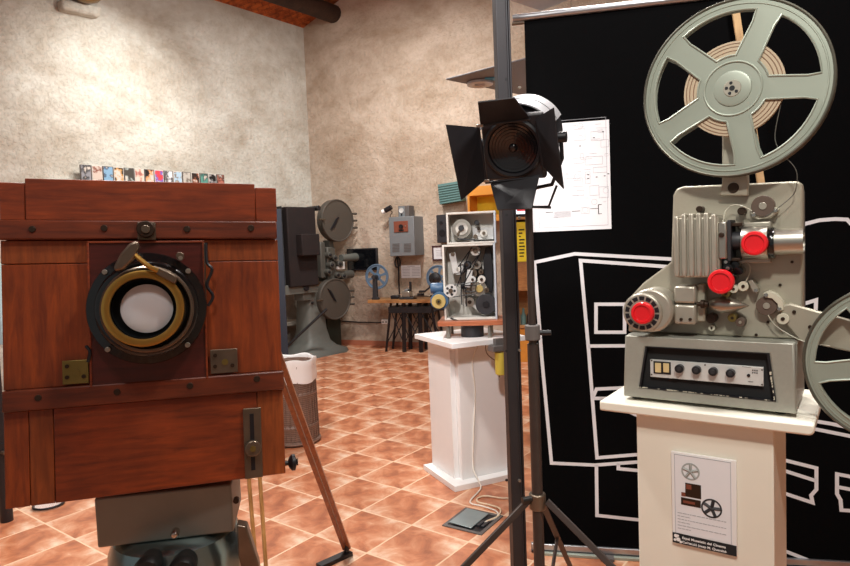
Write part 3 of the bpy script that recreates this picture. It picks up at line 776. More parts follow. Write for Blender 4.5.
# feet
mb = MB()
for x, y in ((.02, .03), (BW-.03, .03), (.02, D_-.03), (BW-.03, D_-.03)): mb.cyl((x, y, -.008), (x, y, .001), .01, n=12)
mb.build('feet', M['rubber'], pj)
# mechanism plate
WP = -.055
pl = [(673, 195), (676.5, 188.5), (683, 186.5), (797, 181), (801.5, 183), (802.5, 190), (803, 338), (628, 331), (630, 297), (643, 283), (671, 262)]
pts = [(q.x, q.z) for q in (P(x, y, WP) for x, y in pl)]
pts[7] = (pts[7][0], BH+.0005); pts[6] = (pts[6][0], BH+.0005)
MB().prism(pts, .055, .10).build('mechanism_plate', M['hammer_d'], pj, bevel=.004)
# dark rear housing seen at the right of the plate
xr = P(803, 250, WP).x
MB().box((P(690, 250, WP).x, .10, BH+.001), (xr-.004, .17, P(740, 192, WP).z)).build('rear_housing', M['darkgrey'], pj, bevel=.005)
# ribbed lamp house
mb = MB(); L0, L1 = P(673, 245, .02), P(718, 245, .02)
zt, zb = P(700, 213, .02).z, P(700, 272, .02).z
nn = 6; dx = (L1.x-L0.x)/nn
for i in range(nn):
    x = L0.x+dx*i; top = zt-(.004 if i in (0, nn-1) else 0)
    mb.prism([(x+dx*.2, zb-.010), (x+dx*.8, zb-.010), (x+dx*.86, zb+.004), (x+dx*.84, top), (x+dx*.16, top), (x+dx*.14, zb+.004)], -.022, .05)
mb.build('cooling_fins', M['ribs'], pj, bevel=.003)
MB().prism([(L0.x+.004, zb-.012), (L1.x-.002, zb-.012), (L1.x+.002, zb), (L1.x+.001, zt-.008), (L0.x, zt-.008), (L0.x-.001, zb)], -.014, .052).build('lamp_house', M['ribs'], pj, bevel=.004)
bp_(717.5, 222, 727, 259, -.05, .016, 'lamp_door', 'alu', .003)
bp_(727, 220, 731, 261, -.05, .008, 'door_flange', 'darkgrey', .001)
dp(721, 235, .016, .022, 2.6, 'door_screw', 'screw', 14)
dp(699, 209, WP, WP+.03, 3.2, 'top_knob', 'screw', 16)
dp(741.5, 211, WP, WP+.02, 4, 'roller', 'screw', 18)
# lens barrel along local x
def hcyl(x0, x1, yt, yb, w, name, mt, n=40, r_in=None):
    a = P(x0, (yt+yb)/2, w); b = P(x1, (yt+yb)/2, w); r = (P(x0, yt, w).z-P(x0, yb, w).z)/2
    mb = MB(); L = b.x-a.x
    if r_in: mb.lathe((a.x, -w, a.z), (1, 0, 0), [(0, 0), (r, 0), (r, L), (r*r_in, L), (r*r_in, L-.03), (0, L-.03)], n)
    else: mb.lathe((a.x, -w, a.z), (1, 0, 0), [(0, 0), (r*.98, 0), (r, .001), (r, L-.001), (r*.98, L), (0, L)], n)
    return mb.build(name, M[mt], pj)
WB = -.018
hcyl(743, 769, 226.5, 260, WB, 'lens_mount', 'alu')
hcyl(769, 775.5, 227.5, 259, WB, 'focus_ring', 'lens_black')
hcyl(775.5, 804, 229, 255, WB, 'lens_barrel', 'alu', r_in=.86)
hcyl(731, 743.5, 232, 250, WB, 'film_gate', 'darkgrey')
bp_(731, 223, 742, 226, -.055, .0, 'gate_arm', 'screw', .001); bp_(731, 258, 741, 261, -.055, .0, 'gate_arm', 'screw', .001)
bp_(738, 223, 771, 228, -.055, -.03, 'lens_bracket', 'ribs', .002); bp_(738, 259, 771, 263, -.055, -.03, 'lens_bracket', 'ribs', .002)
# red caps
def redcap(px, py, w0, r, nm='red_cap'):
    c = P(px, py, w0+.014); R = r*fp.m(px, py, w0)
    return MB().lathe((c.x, -w0, c.z), (0, -1, 0), [(0, 0), (R, 0), (R, .010), (R*.93, .013), (R*.74, .0135), (R*.70, .010), (0, .0095)], 36).build(nm, M['red'], pj)
redcap(754, 243.5, .014, 12); redcap(720.2, 282, .026, 12.2); redcap(641.5, 313.5, .022, 11)
dp(720.2, 282, WP, .026, 6, 'knob_shaft', 'screw', 20); 
# motor: drum facing us, with slotted grille
dp(650, 310.5, WP, .012, 22, 'motor_housing', 'ribs', 48, .006)
mo = dp(642, 312.5, .0, .018, 19.5, 'motor_cover', 'ribs', 48, .004)
c = P(642, 313, .0185); R = 19.5*fp.m(642, 313, .0185); mb = MB()
for i in range(14):
    a0 = 2*PI*i/14+.06; a1 = 2*PI*(i+1)/14-.06; r_a, r_b = R*.66, R*.86
    mb.prism([(c.x+r*math.cos(a), c.z+r*math.sin(a)) for r, a in ((r_a, a0), (r_b, a0), (r_b, (a0+a1)/2), (r_b, a1), (r_a, a1), (r_a, (a0+a1)/2))], -.0175, -.0190)
mb.build('vent_slots', M['black'], mo)
# square two-part gearbox
bp_(673.5, 286, 696, 303.8, WP, .0, 'gearbox', 'ribs', .005); bp_(673.5, 304.6, 696, 325, WP, .0, 'gearbox', 'ribs', .005)
bp_(696, 284, 705, 322, WP, -.02, 'gearbox_flange', 'hammer_d', .003)
for px in (681, 690): dp(px, 319.5, .0, .003, 1.6, 'screw', 'screw', 10, 0)
c = P(697, 304, -.005)
MB().lathe((c.x, .005, c.z), (1, 0, 0), [(0, 0), (.005, 0), (.005, .006), (.009, .008), (.009, .014), (.006, .016), (.006, .022), (0, .022)], 20).build('drive_knob', M['screw'], pj)
# teardrop chrome cover
a = P(707.5, 304.5, -.02); b = P(749, 303.5, -.02); L = b.x-a.x; R = 8.3*fp.m(720, 304, -.02)
prof = [(0, 0)]+[(R*math.sqrt(max(0, 1-((t-.36)/.36)**2)) if t < .36 else R*(1-((t-.36)/.64)**1.7), L*t) for t in [i/20 for i in range(1, 20)]]+[(0, L)]
MB().lathe((a.x, .025, a.z), (1, 0, -.02), prof, 32).build('teardrop_cover', M['alu'], pj)
# rollers and guides
def roller(px, py, r, mt='roller', w=-.035, nm='roller'):
    k = dp(px, py, WP, w, r, nm, mt, 28, .001); dp(px, py, w, w+.002, r*.34, 'roller_hub', 'ribs' if mt == 'roller' else 'screw', 16, .0004, k); return k
roller(762.7, 206, 10.5); roller(766.4, 306, 9.5)
roller(782.7, 319, 5.6, 'ivory', -.03); roller(743, 286.4, 5, 'ivory', -.03); roller(733.3, 289, 4.2, 'ivory', -.028); roller(725.8, 293.5, 4.2, 'brass_old', -.03)
roller(710.8, 318.6, 5, 'screw', -.03); roller(732, 318, 4.2, 'brass_old', -.03); roller(740, 322.5, 4.4, 'roller', -.025); roller(711.5, 328, 3.2, 'ivory', -.04)
def guide(pts, mt, w0, w1, name):
    return ppoly(fp, pts, w0, w1).build(name, M[mt], pj, bevel=.001)
guide([(750.5, 213), (754, 210.5), (762, 214), (770, 211), (774, 207), (779, 208.5), (777, 213.5), (770, 218), (759, 219.5), (752, 217.5)], 'ivory', WP, -.04, 'film_guide')
guide([(763, 293), (768, 291), (776, 294), (783, 302), (783.5, 310), (778, 312), (777.5, 304), (772, 298.5), (765, 297.5)], 'ivory', WP, -.03, 'film_guide')
guide([(748, 281), (752, 279.5), (758.5, 288.5), (757.5, 293), (753, 292.5)], 'ribs', WP, -.03, 'lever')
for px, py in ((756, 290.5), (779.3, 309), (766, 295), (753.5, 214.8), (775.5, 210.5)): dp(px, py, -.041, -.027, 2, 'screw', 'chrome', 12, .0004)
# black intermittent cluster above the centre cap
for px, py, r, w_ in ((725.5, 262, 4.5, -.01), (727.5, 268.5, 5, -.005), (735, 265, 4, -.02), (739, 271, 4, -.02), (732, 278, 4, -.02), (719, 265, 4, -.02)):
    dp(px, py, WP, w_, r, 'sprocket', 'lens_black', 16, .001)
dp(727.5, 268.5, -.005, -.002, 2, 'screw', 'chrome', 10, 0); dp(725.7, 262, -.01, -.007, 1.7, 'screw', 'chrome', 10, 0)
for px, py in ((792, 262), (768, 322), (780, 285), (696, 336), (650, 290), (756, 335)): dp(px, py, WP, WP+.003, 1.5, 'screw', 'screw', 8, 0)
# upper reel arm
WA = -.02
ppoly(fp, [(722, 126), (746, 126), (748.5, 183), (748, 196), (719, 196), (722, 183)], -.05, -.034).build('reel_arm', M['hammer_d'], pj, bevel=.003)
dp(733.2, 187.5, -.034, -.031, 5.2, 'arm_bolt', 'screw', 20)
# lower arm reaching right
ppoly(fp, [(779, 316), (781, 306), (790, 303.5), (850, 320), (905, 350), (900, 380), (850, 352), (800, 341)], -.05, -.036).build('reel_arm', M['hammer_d'], pj, bevel=.003)
for px, py in ((794, 312), (810, 327)): dp(px, py, -.036, -.033, 1.8, 'screw', 'screw', 10, 0)

def flange(mb, c, R, y, th, ns, ang0, ri, ro, ws0, ws1, rhub, seg=10, steps=4):
    """spoked disc in the xz-plane; returns the opening outlines"""
    rs = [ri+(ro-ri)*k/steps for k in range(steps+1)]; bm = mb.bm
    def half(r):
        t = (r-ri)/(ro-ri); wv = ws0*(1-t)+ws1*t
        if t > .78: wv += (ro-ri)*.10*((t-.78)/.22)**2
        return math.asin(min(.95, wv/2/r))
    def pt(r, a): return (c[0]+r*math.cos(a), c[1]+r*math.sin(a))
    outs = []; quads = []
    sa = 2*PI/ns
    for i in range(ns):
        th0 = ang0+sa*i
        for j in range(steps):
            r0_, r1_ = rs[j], rs[j+1]
            for k in range(4):
                f0, f1 = -1+k*.5, -.5+k*.5
                quads.append((pt(r0_, th0+f0*half(r0_)), pt(r1_, th0+f0*half(r1_)), pt(r1_, th0+f1*half(r1_)), pt(r0_, th0+f1*half(r0_))))
        a0, a1 = th0+half(ri), th0+sa-half(ri); b0, b1 = th0+half(ro), th0+sa-half(ro)
        for ra, rb, x0, x1, y0, y1 in ((rhub, ri, a0, a1, a0, a1), (ro, R, b0, b1, b0, b1)):
            for k in range(seg):
                t0, t1 = k/seg, (k+1)/seg
                quads.append((pt(ra, x0+(x1-x0)*t0), pt(rb, y0+(y1-y0)*t0), pt(rb, y0+(y1-y0)*t1), pt(ra, x0+(x1-x0)*t1)))
        for ra, rb, h_ in ((rhub, ri, half(ri)), (ro, R, half(ro))):
            for k in range(4):
                f0, f1 = -1+k*.5, -.5+k*.5
                quads.append((pt(ra, th0+f0*h_), pt(rb, th0+f0*h_), pt(rb, th0+f1*h_), pt(ra, th0+f1*h_)))
        out = [pt(r, th0+half(r)) for r in rs]+[pt(ro, b0+(b1-b0)*k/seg) for k in range(1, seg+1)]+[pt(r, th0+sa-half(r)) for r in rs[::-1][1:]]+[pt(ri, a1+(a0-a1)*k/seg) for k in range(1, seg)]
        outs.append(out)
    vcache = {}
    def V(p, yy):
        k = (round(p[0], 5), round(p[1], 5), yy)
        if k not in vcache: vcache[k] = bm.verts.new((p[0], yy, p[1]))
        return vcache[k]
    for yy in (y, y+th):
        for q in quads:
            vs = []
            for p in q:
                v = V(p, yy)
                if v not in vs: vs.append(v)
            if len(vs) >= 3:
                try: bm.faces.new(vs)
                except ValueError: pass
    bm.edges.ensure_lookup_table()
    bd = [e for e in bm.edges if e.is_boundary and abs(e.verts[0].co.y-y) < 1e-6 and abs(e.verts[1].co.y-y) < 1e-6]
    lut = {(round(v.co.x, 5), round(v.co.z, 5)): v for v in bm.verts if abs(v.co.y-(y+th)) < 1e-6}
    for e in bd:
        a, b = e.verts; a2 = lut.get((round(a.co.x, 5), round(a.co.z, 5))); b2 = lut.get((round(b.co.x, 5), round(b.co.z, 5)))
        if a2 and b2:
            try: bm.faces.new((a, b, b2, a2))
            except ValueError: pass
    return outs
def big_reel(cpx, cpy, rpx, wf, depth, name_parent, ang0, film_r=None):
    c = P(cpx, cpy, wf); R = rpx*fp.m(cpx, cpy, wf); cc_ = (c.x, c.z); y = -wf
    rl = MB(); outs = flange(rl, cc_, R, y, .0016, 5, ang0, R*.37, R*.865, R*.25, R*.225, .004)
    front = rl.build('reel_flange', M['reel'], name_parent, smooth=30)
    mb = MB()
    for o_ in outs: mb.tube([(p[0], y-.0002, p[1]) for p in o_], .0022, 6, closed=True)
    mb.build('pressed_edges', M['reel'], front)
    mb = MB(); mb.torus((c.x, y, c.z), (0, 1, 0), R*.985, .0028, 90, 8); mb.build('outer_rim', M['reel_edge'], front)
    mb = MB(); mb.torus((c.x, y-.0003, c.z), (0, 1, 0), R*.30, .0022, 60, 8); mb.lathe((c.x, y, c.z), (0, -1, 0), [(R*.20, 0), (R*.195, .002), (R*.17, .003), (0, .003)], 50)
    mb.torus((c.x, y, c.z), (0, 1, 0), R*.93, .0018, 90, 6); mb.build('hub_disc', M['reel'], front)
    hp = MB().lathe((c.x, y-.003, c.z), (0, -1, 0), [(0, 0), (R*.095, 0), (R*.09, .0015), (0, .0015)], 30).build('hub_plate', M['ribs'], front)
    mb = MB()
    for k in range(5):
        a = k*2*PI/5+.5; rr_ = R*.06 if k else 0
        mb.cyl((c.x+rr_*math.cos(a), y-.0043, c.z+rr_*math.sin(a)), (c.x+rr_*math.cos(a), y-.0052, c.z+rr_*math.sin(a)), R*(.018 if k else .03), n=12)
    mb.build('hub_holes', M['black'], hp)
    rl = MB(); outs = flange(rl, cc_, R, y+depth, .0016, 5, ang0+.03, R*.37, R*.865, R*.25, R*.225, .004)
    back = rl.build('reel_flange', M['reel'], name_parent, smooth=30)
    mb = MB(); mb.torus((c.x, y+depth, c.z), (0, 1, 0), R*.985, .0026, 90, 8); mb.build('outer_rim', M['reel_edge'], back)
    MB().cyl((c.x, y+.0018, c.z), (c.x, y+depth-.0002, c.z), R*.26, n=40).build('reel_core', M['darkgrey'], name_parent)
    MB().cyl((c.x, y+depth+.002, c.z), (c.x, .035, c.z), .009, n=20).build('spindle', M['chrome'], name_parent)
    if film_r:
        fr_ = MB().lathe((c.x, y+.003, c.z), (0, 1, 0), [(R*.27, 0), (R*film_r, 0), (R*film_r, depth-.006), (R*.27, depth-.006)], 60, closed=True).build('film_roll', M['film'], name_parent)
        mb = MB()
        for q in (.80, .88, .95): mb.torus((c.x, y+.003, c.z), (0, 1, 0), R*film_r*q, .0010, 60, 6)
        mb.build('film_rings', M['filmring'], fr_)
    return c, R
c1_, R1_ = big_reel(732.5, 88.5, 87.5, .0, .018, pj, math.radians(-8), .53)
c2_, R2_ = big_reel(899, 366, 83, .0, .018, pj, math.radians(46), .35)
# film strands
def strand(pts, mt='strand', r=.0011): return fpipe(fp, pts, r, 6).build('film_strand', M[mt], pj)
strand([(783, 95, -.012), (775, 135, -.012), (781, 152, -.012), (795, 168, -.014), (797, 182, -.02), (793, 195, -.03), (778, 208, -.03), (765, 217, -.032)], 'strand_d', .0009)
strand([(723.5, 222, -.02), (725, 212, -.025), (732, 205.5, -.03), (742, 206, -.03), (752, 211, -.032)])
strand([(740.5, 264, -.03), (746, 262, -.03), (750, 267, -.03), (749, 275, -.03), (745.5, 282, -.03)])
strand([(768, 315, -.035), (775, 325, -.035), (790, 335, -.033), (806, 342, -.033), (830, 346, -.01)], 'strand')

# ------------------------------------------------------------------ pedestal under it
SH = .022
fq = Frame((fp.o.x, fp.o.y, 0), PY)
q0 = fq.local(fp.o + fp.R @ Vector((0, 0, -.008)))
ztop = fp.o.z-.008
def at_front(px, py, w): return fq.P(px, py, w)
sl = at_front(601.5, 396, .02); sr_ = at_front(815, 424, .02)
pd = fq.root('display_pedestal', 'cream pedestal under the grey film projector, with a framed information sign on its front', 'pedestal')
MB().prism([(sl.x, ztop-SH), (sr_.x-.006, ztop-SH), (sr_.x, ztop-SH+.006), (sr_.x, ztop), (sl.x, ztop)], -.035, .27).build('shelf_top', M['cream'], pd, bevel=.004)
pl0 = at_front(638, 500, .0); pr0 = at_front(774, 500, .0)
MB().box((pl0.x, 0, 0), (pr0.x, .22, ztop-SH-.0005)).build('column', M['cream'], pd, bevel=.002)
MB().box((pl0.x-.05, -.06, 0), (pr0.x+.05, .28, .03)).build('foot_board', M['cream'], pd, bevel=.003)
# sign
s0, s1 = fq.P(670.5, 453, .008), fq.P(736.5, 556, .008)
sTL, sTR, sBR, sBL = fq.P(670.5, 452, .008), fq.P(736.3, 460, .008), fq.P(737, 555.5, .008), fq.P(672.5, 544, .008)
sx0, sx1 = (sTL.x+sBL.x)/2, (sTR.x+sBR.x)/2; sz1, sz0 = (sTL.z+sTR.z)/2, (sBL.z+sBR.z)/2
fsn = Frame(fq.o + fq.R @ Vector((sx0, -.001, sz0)), PY)
sg = fsn.root('information_sign', 'white framed sign picturing a film projector above a black caption strip, on the cream pedestal', 'sign')
SW, SHT = sx1-sx0, sz1-sz0
MB().box((0, -.006, 0), (SW, 0, SHT)).build('acrylic_frame', M['white'], sg, bevel=.0015)
pap = MB().box((.006, -.0066, .024), (SW-.009, -.006, SHT-.004)).build('paper', M['paper'], sg)
mb = MB(); e_ = .0006
for a, b in (((.007, SHT-.006), (SW-.010, SHT-.005)), ((.007, .024), (.0078, SHT-.005)), ((SW-.0112, .024), (SW-.0103, SHT-.005))):
    mb.box((a[0], -.0071, a[1]), (b[0], -.0065, b[1]))
mb.build('inner_border', M['ink'], pap)
MB().box((0.001, -.0075, .001), (SW-.001, -.0055, .023)).build('caption_strip', M['inkd'], sg)
fz = Frame(fsn.o, PY)
def ltext(body, x, z, size, mt, parent, nm='lettering', sx=1, bold=0, y=.0078):
    class Q:  # place by local coordinates
        def P(s, *a): return Vector((x, -y, z))
    return text(body, Q(), 0, 0, 0, size, M[mt], parent, nm, sx=sx, bold=bold)
k = SW/.16
ltext('Espai Museístic del Cinema', .026*k, .0135, .0088*k, 'white', sg, sx=1.12, bold=.00012)
ltext('Col·lecció Josep M. Queraltó', .026*k, .0042, .0088*k, 'white', sg, sx=1.05, bold=.00012)
mb = MB()
for i, (x, z, r) in enumerate(((.008, .017, .004), (.013, .010, .0045), (.006, .008, .003), (.018, .0055, .0028), (.012, .018, .0025))): mb.cyl((x, -.0072, z), (x, -.0080, z), r, n=9)
mb.build('emblem', M['white'], sg)
# printed picture of the projector
def pdisc(mb, x, z, r, r2=0, y=.0068, y2=.0074, n=28):
    if r2: mb.lathe((x, -y, z), (0, -1, 0), [(r2, 0), (r, 0), (r, y2-y), (r2, y2-y)], n, closed=True)
    else: mb.cyl((x, -y, z), (x, -y2, z), r, n=n)
def sxz(zx, zy):  # zoom-picture coordinates -> sign coordinates
    return ((zx-172)/(440-172)*(SW), SHT-((zy-92-(zx-170)*.115)/(480-92))*SHT)
mb = MB(); x, z = sxz(255, 175); rs_ = SW*.145; pdisc(mb, x, z, rs_, rs_*.82)
for a in range(5): 
    t = a*2*PI/5+.3; mb.tube([(x, -.007, z), (x+rs_*.85*math.cos(t), -.007, z+rs_*.85*math.sin(t))], .0030, 4)
pdisc(mb, x, z, rs_*.25); mb.build('printed_reel', M['alu_print'], pap)
mb = MB(); x, z = sxz(340, 322); rs_ = SW*.16; pdisc(mb, x, z, rs_, rs_*.84)
for a in range(5):
    t = a*2*PI/5+.1; mb.tube([(x, -.007, z), (x+rs_*.85*math.cos(t), -.007, z+rs_*.85*math.sin(t))], .0034, 4)
pdisc(mb, x, z, rs_*.28); mb.build('printed_reel', M['darkgrey'], pap)
mb = MB()
for x0, y0, x1, y1 in ((232, 222, 298, 287), (213, 284, 296, 324)):
    a, b = sxz(x0, y0), sxz(x1, y1); mb.box((a[0], -.0073, b[1]), (b[0], -.0067, a[1]))
mb.build('printed_body', M['screw'], pap)
mb = MB()
for x0, y0, x1, y1 in ((222, 296, 272, 312), (236, 228, 258, 250), (215, 262, 232, 280)):
    a, b = sxz(x0, y0), sxz(x1, y1); mb.box((a[0], -.0076, b[1]), (b[0], -.0072, a[1]))
mb.build('printed_details', M['redbrown'], pap)
mb = MB(); rr = random.Random(2)
for i in range(6):
    x = .012; z = .024+(.046-.0068*i)-.0015; xe = (SW-.02) if i in (0, 2, 4) else SW*.3
    while x < xe:
        l = .003+rr.random()*.006; mb.box((x, -.0071, z), (min(x+l, xe), -.0066, z+.0014)); x += l+.0014
mb.build('printed_text', M['ink'], pap)

# ================================================================== banner behind
fbn = Frame((atY(535, 545, 2.86).x, 2.86, 0), math.radians(-12))
bn = fbn.root('projection_banner', 'wide black banner printed with white projector outlines, behind the film projector', 'banner')
zb0 = fbn.P(540, 545).z; zb1 = fbn.P(524, 20).z; xbl = fbn.P(523.5, 25).x; xbl = (fbn.P(524, 20).x+fbn.P(540, 545).x)/2; xbr = xbl+1.95
MB().box((xbl, 0, zb0), (xbr, .006, zb1)).build('fabric', M['banner'], bn, smooth=0)
MB().cyl((xbl-.05, .0, zb1+.012), (xbr+.03, .0, zb1+.012), .016).build('top_rail', M['rail'], bn)
MB().cyl((xbl-.055, .0, zb1-.012), (xbl-.0, .0, zb1-.012), .007, n=12).build('rail_clip', M['steel_old'], bn)
MB().box((xbl-.04, -.012, zb0-.018), (xbr+.02, .012, zb0+.01)).build('bottom_rail', M['rail'], bn, bevel=.003)
MB().box((xbl-.04, -.013, zb0-.030), (xbr+.02, .013, zb0-.0185)).build('bottom_rail', M['black'], bn, bevel=.002)
for x in (xbl+.3, xbr-.3):
    MB().box((x-.03, -.05, 0), (x+.03, .25, .015)).build('foot', M['greybox_d'], bn, bevel=.002)
    MB().box((x-.012, .03, .015), (x+.012, .05, zb1-.1)).build('upright', M['darkgrey'], bn, bevel=.002)
    MB().box((x-.012, .004, zb0-.028), (x+.012, .05, zb0-.0)).build('bracket', M['darkgrey'], bn)
MB().box((xbl+.02, -.03, 0), (xbl+1.5, .03, .014)).build('foot', M['reel'], bn, bevel=.002)
LINES = [[(790, 264), (670, 259), (574.8, 253.8), (534.5, 262.3), (542, 360), (551.5, 463), (595, 465), (650, 461), (770, 456.5)],
 [(790, 272), (672, 267), (580.5, 260.5), (588.6, 350), (597, 457.7), (650, 453.5), (740, 447), (740, 268)],
 [(596, 304.2), (624.6, 304.2), (624.6, 332.2), (596, 332.2), (596, 304.2)], [(588.6, 346), (738, 345)],
 [(593, 397), (596.5, 389), (640, 387)], [(593.9, 398.3), (620, 398.3)], [(600, 398.5), (618, 406.8), (650, 421)],
 [(596.4, 465), (597, 515.3), (650, 521), (770, 545)], [(618.3, 463.5), (618.3, 468.6), (650, 471.5)],
 [(790, 232), (805.6, 223.7), (819.4, 220.2), (835, 219), (847, 219.5), (851, 224), (860, 226)],
 [(800, 305), (816, 300), (814.8, 330)], [(839, 318), (839, 345)],
 [(808, 420), (830, 423.5), (870, 432)], [(805, 427), (845, 435), (870, 440)],
 [(770, 456.5), (816.3, 468), (816.3, 489.4), (811, 495.3), (812.5, 502.6), (770, 488.5)], [(770, 466), (815.5, 480.6)],
 [(870, 480.5), (836.9, 473.9), (836.9, 493.8), (840.4, 499.7), (841.3, 510), (870, 512)], [(838, 487), (870, 493)],
 [(770, 545), (823, 566), (850, 577)]]
hw = .0076; yy = -.0012
for Lq in LINES:
    mb = MB()
    pts = [fbn.P(x, y) for x, y in Lq]; pts = [Vector((p.x, p.z)) for p in pts]
    closed = (pts[0]-pts[-1]).length < 1e-4
    if closed: pts = pts[:-1]
    nP = len(pts); L_, R_ = [], []
    for i, p in enumerate(pts):
        d0 = (p-pts[i-1]).normalized() if (i or closed) else None; d1 = (pts[(i+1) % nP]-p).normalized() if (i < nP-1 or closed) else None
        n0 = Vector((-(d0 or d1).y, (d0 or d1).x)); n1 = Vector((-(d1 or d0).y, (d1 or d0).x)); nn_ = (n0+n1).normalized(); k_ = hw/max(.4, nn_.dot(n0))
        L_.append(p+nn_*k_); R_.append(p-nn_*k_)
    for i in range(nP if closed else nP-1):
        j = (i+1) % nP; mb.quad([(L_[i].x, yy, L_[i].y), (L_[j].x, yy, L_[j].y), (R_[j].x, yy, R_[j].y), (R_[i].x, yy, R_[i].y)])
    mb.build('printed_outline', M['white_line'], bn, smooth=0)
# leaning batten seen through the reel
a = fbn.P(735, 3, .045); b = fbn.P(762.5, 190, .045); d = (b-a).normalized(); e = b+d*.10
sd = Vector((.014, 0, 0))
bt = Frame(fbn.o + fbn.R @ Vector(e), fbn.yaw)
t0 = Vector((0, 0, 0)); t1 = (a-d*.12)-e
mb = MB(); mb.hexa([t0-sd, t0+sd, t1+sd, t1-sd], [v+Vector((0, .014, 0)) for v in (t0-sd, t0+sd, t1+sd, t1-sd)])
o = mb.build('wooden_batten', M['batten'], bevel=.001); o.location = bt.o; o.rotation_euler = (0, 0, bt.yaw)
tag(o, 'pale wooden batten hanging aslant on the black banner, seen through the upper reel', 'batten')
# drawing sheet
a, b, c, d = [fbn.P(x, y, .003) for x, y in ((545, 121.5), (610, 119.5), (610.5, 229), (533, 232))]
x0 = (fbn.P(533, 232).x); x1 = (b.x+c.x)/2; z1 = b.z; z0 = (c.z+d.z)/2
fdw = Frame(fbn.o + fbn.R @ Vector((x0, -.002, z0)), fbn.yaw)
dr = fdw.root('technical_drawing', 'white sheet with fine grey technical drawings, hung on the black banner behind the spotlight', 'drawing')
DW, DH = x1-x0, z1-z0
MB().box((0, -.001, 0), (DW, 0, DH)).build('sheet', M['paper'], dr, smooth=0)
mb = MB(); rr = random.Random(9)
def seg_(x0, z0, x1, z1, t=.0007): 
    if abs(x1-x0) > abs(z1-z0): mb.box((min(x0, x1), -.0016, min(z0, z1)-t), (max(x0, x1), -.0008, max(z0, z1)+t))
    else: mb.box((min(x0, x1)-t, -.0016, min(z0, z1)), (max(x0, x1)+t, -.0008, max(z0, z1)))
def dpt(zx, zy): p = fdw.P(530+zx/4.354, 110+zy/4.354); return p.x, p.z
def rect(x0, y0, x1, y1, t=.0007):
    a, b = dpt(x0, y0), dpt(x1, y1); seg_(a[0], a[1], b[0], a[1], t); seg_(a[0], b[1], b[0], b[1], t); seg_(a[0], a[1], a[0], b[1], t); seg_(b[0], a[1], b[0], b[1], t)
rect(28, 55, 340, 500)
for r_ in ((190, 85, 240, 130), (265, 95, 320, 130), (308, 130, 342, 160), (190, 210, 235, 230), (240, 205, 316, 235), (275, 250, 335, 270), (190, 270, 222, 305), (240, 270, 262, 320), (150, 300, 230, 332), (205, 350, 235, 370), (260, 330, 300, 370), (300, 335, 342, 380), (150, 280, 165, 300), (220, 190, 232, 215), (326, 190, 340, 200), (40, 470, 120, 490), (222, 425, 258, 450)): rect(*r_, t=.00045)
for x, y in ((218, 70), (205, 290), (250, 290), (240, 435), (330, 350), (280, 400)):
    p = dpt(x, y); mb.torus((p[0], -.001, p[1]), (0, 1, 0), .012, .0005, 20, 4)
for i in range(28):
    x = rr.uniform(45, 320); y = rr.uniform(60, 400) if x > 150 else rr.uniform(270, 400); l = rr.uniform(8, 40); a, b = dpt(x, y), dpt(x+l, y); seg_(a[0], a[1], b[0], a[1], .0004)
for i in range(9): a, b = dpt(105, 443+i*3.2), dpt(178, 443); seg_(a[0], a[1], b[0], a[1], .0004)
mb.build('printed_drawing', M['ink'], dr, smooth=0)
mb = MB()
def seg2(x0, y0, x1, y1, t): a, b = dpt(x0, y0), dpt(x1, y1); seg_(a[0], a[1], b[0], b[1] if abs(x1-x0) < abs(y1-y0) else a[1], t)
seg2(68, 446, 100, 446, .0012); seg2(182, 441, 218, 441, .0012); seg2(298, 412, 298, 452, .0012); seg2(298, 412, 312, 412, .0012); seg2(298, 452, 312, 452, .0012); seg2(262, 430, 298, 430, .0009)
for x, y in ((278, 121), (253, 282), (290, 292), (325, 287), (341, 278), (218, 157), (318, 95), (253, 298)): seg2(x-4, y, x+4, y, .0016)
mb.build('printed_marks', M['inkd'], dr, smooth=0)

# ================================================================== steel post
p = atY(509, 300, 2.35)
ps = Frame((p.x, p.y, 0), math.radians(8))
po = ps.root('steel_post', 'tall dark steel post with bolt holes standing between the white pedestal and the black banner', 'post')
hw_ = .036
MB().box((-.015, 0, 0), (hw_-.012, .05, 4.9)).build('square_profile', M['steel_post'], po, bevel=.003)
MB().box((hw_-.0115, .006, 0), (hw_-.005, .045, 4.9)).build('side_flange', M['darkgrey'], po, bevel=.001)
MB().box((hw_-.0045, .0, 0), (hw_+.003, .05, 4.9)).build('square_profile', M['steel_post'], po, bevel=.002)
mb = MB()
for py in (79, 215, 351, 480): q = ps.P(506.5, py, 0); mb.cyl((q.x, .0, q.z), (q.x, -.0012, q.z), .0055, n=14)
mb.build('bolt_holes', M['black_matte'], po)
for py in (88, 218, 350, 480):
    q = ps.P(519, py, 0); MB().cyl((q.x, .0, q.z), (q.x, -.012, q.z), .005, n=12).build('bolt', M['alu'], po)
MB().box((-.09, -.05, 0), (.09, .10, .012)).build('base_plate', M['steel_post'], po)

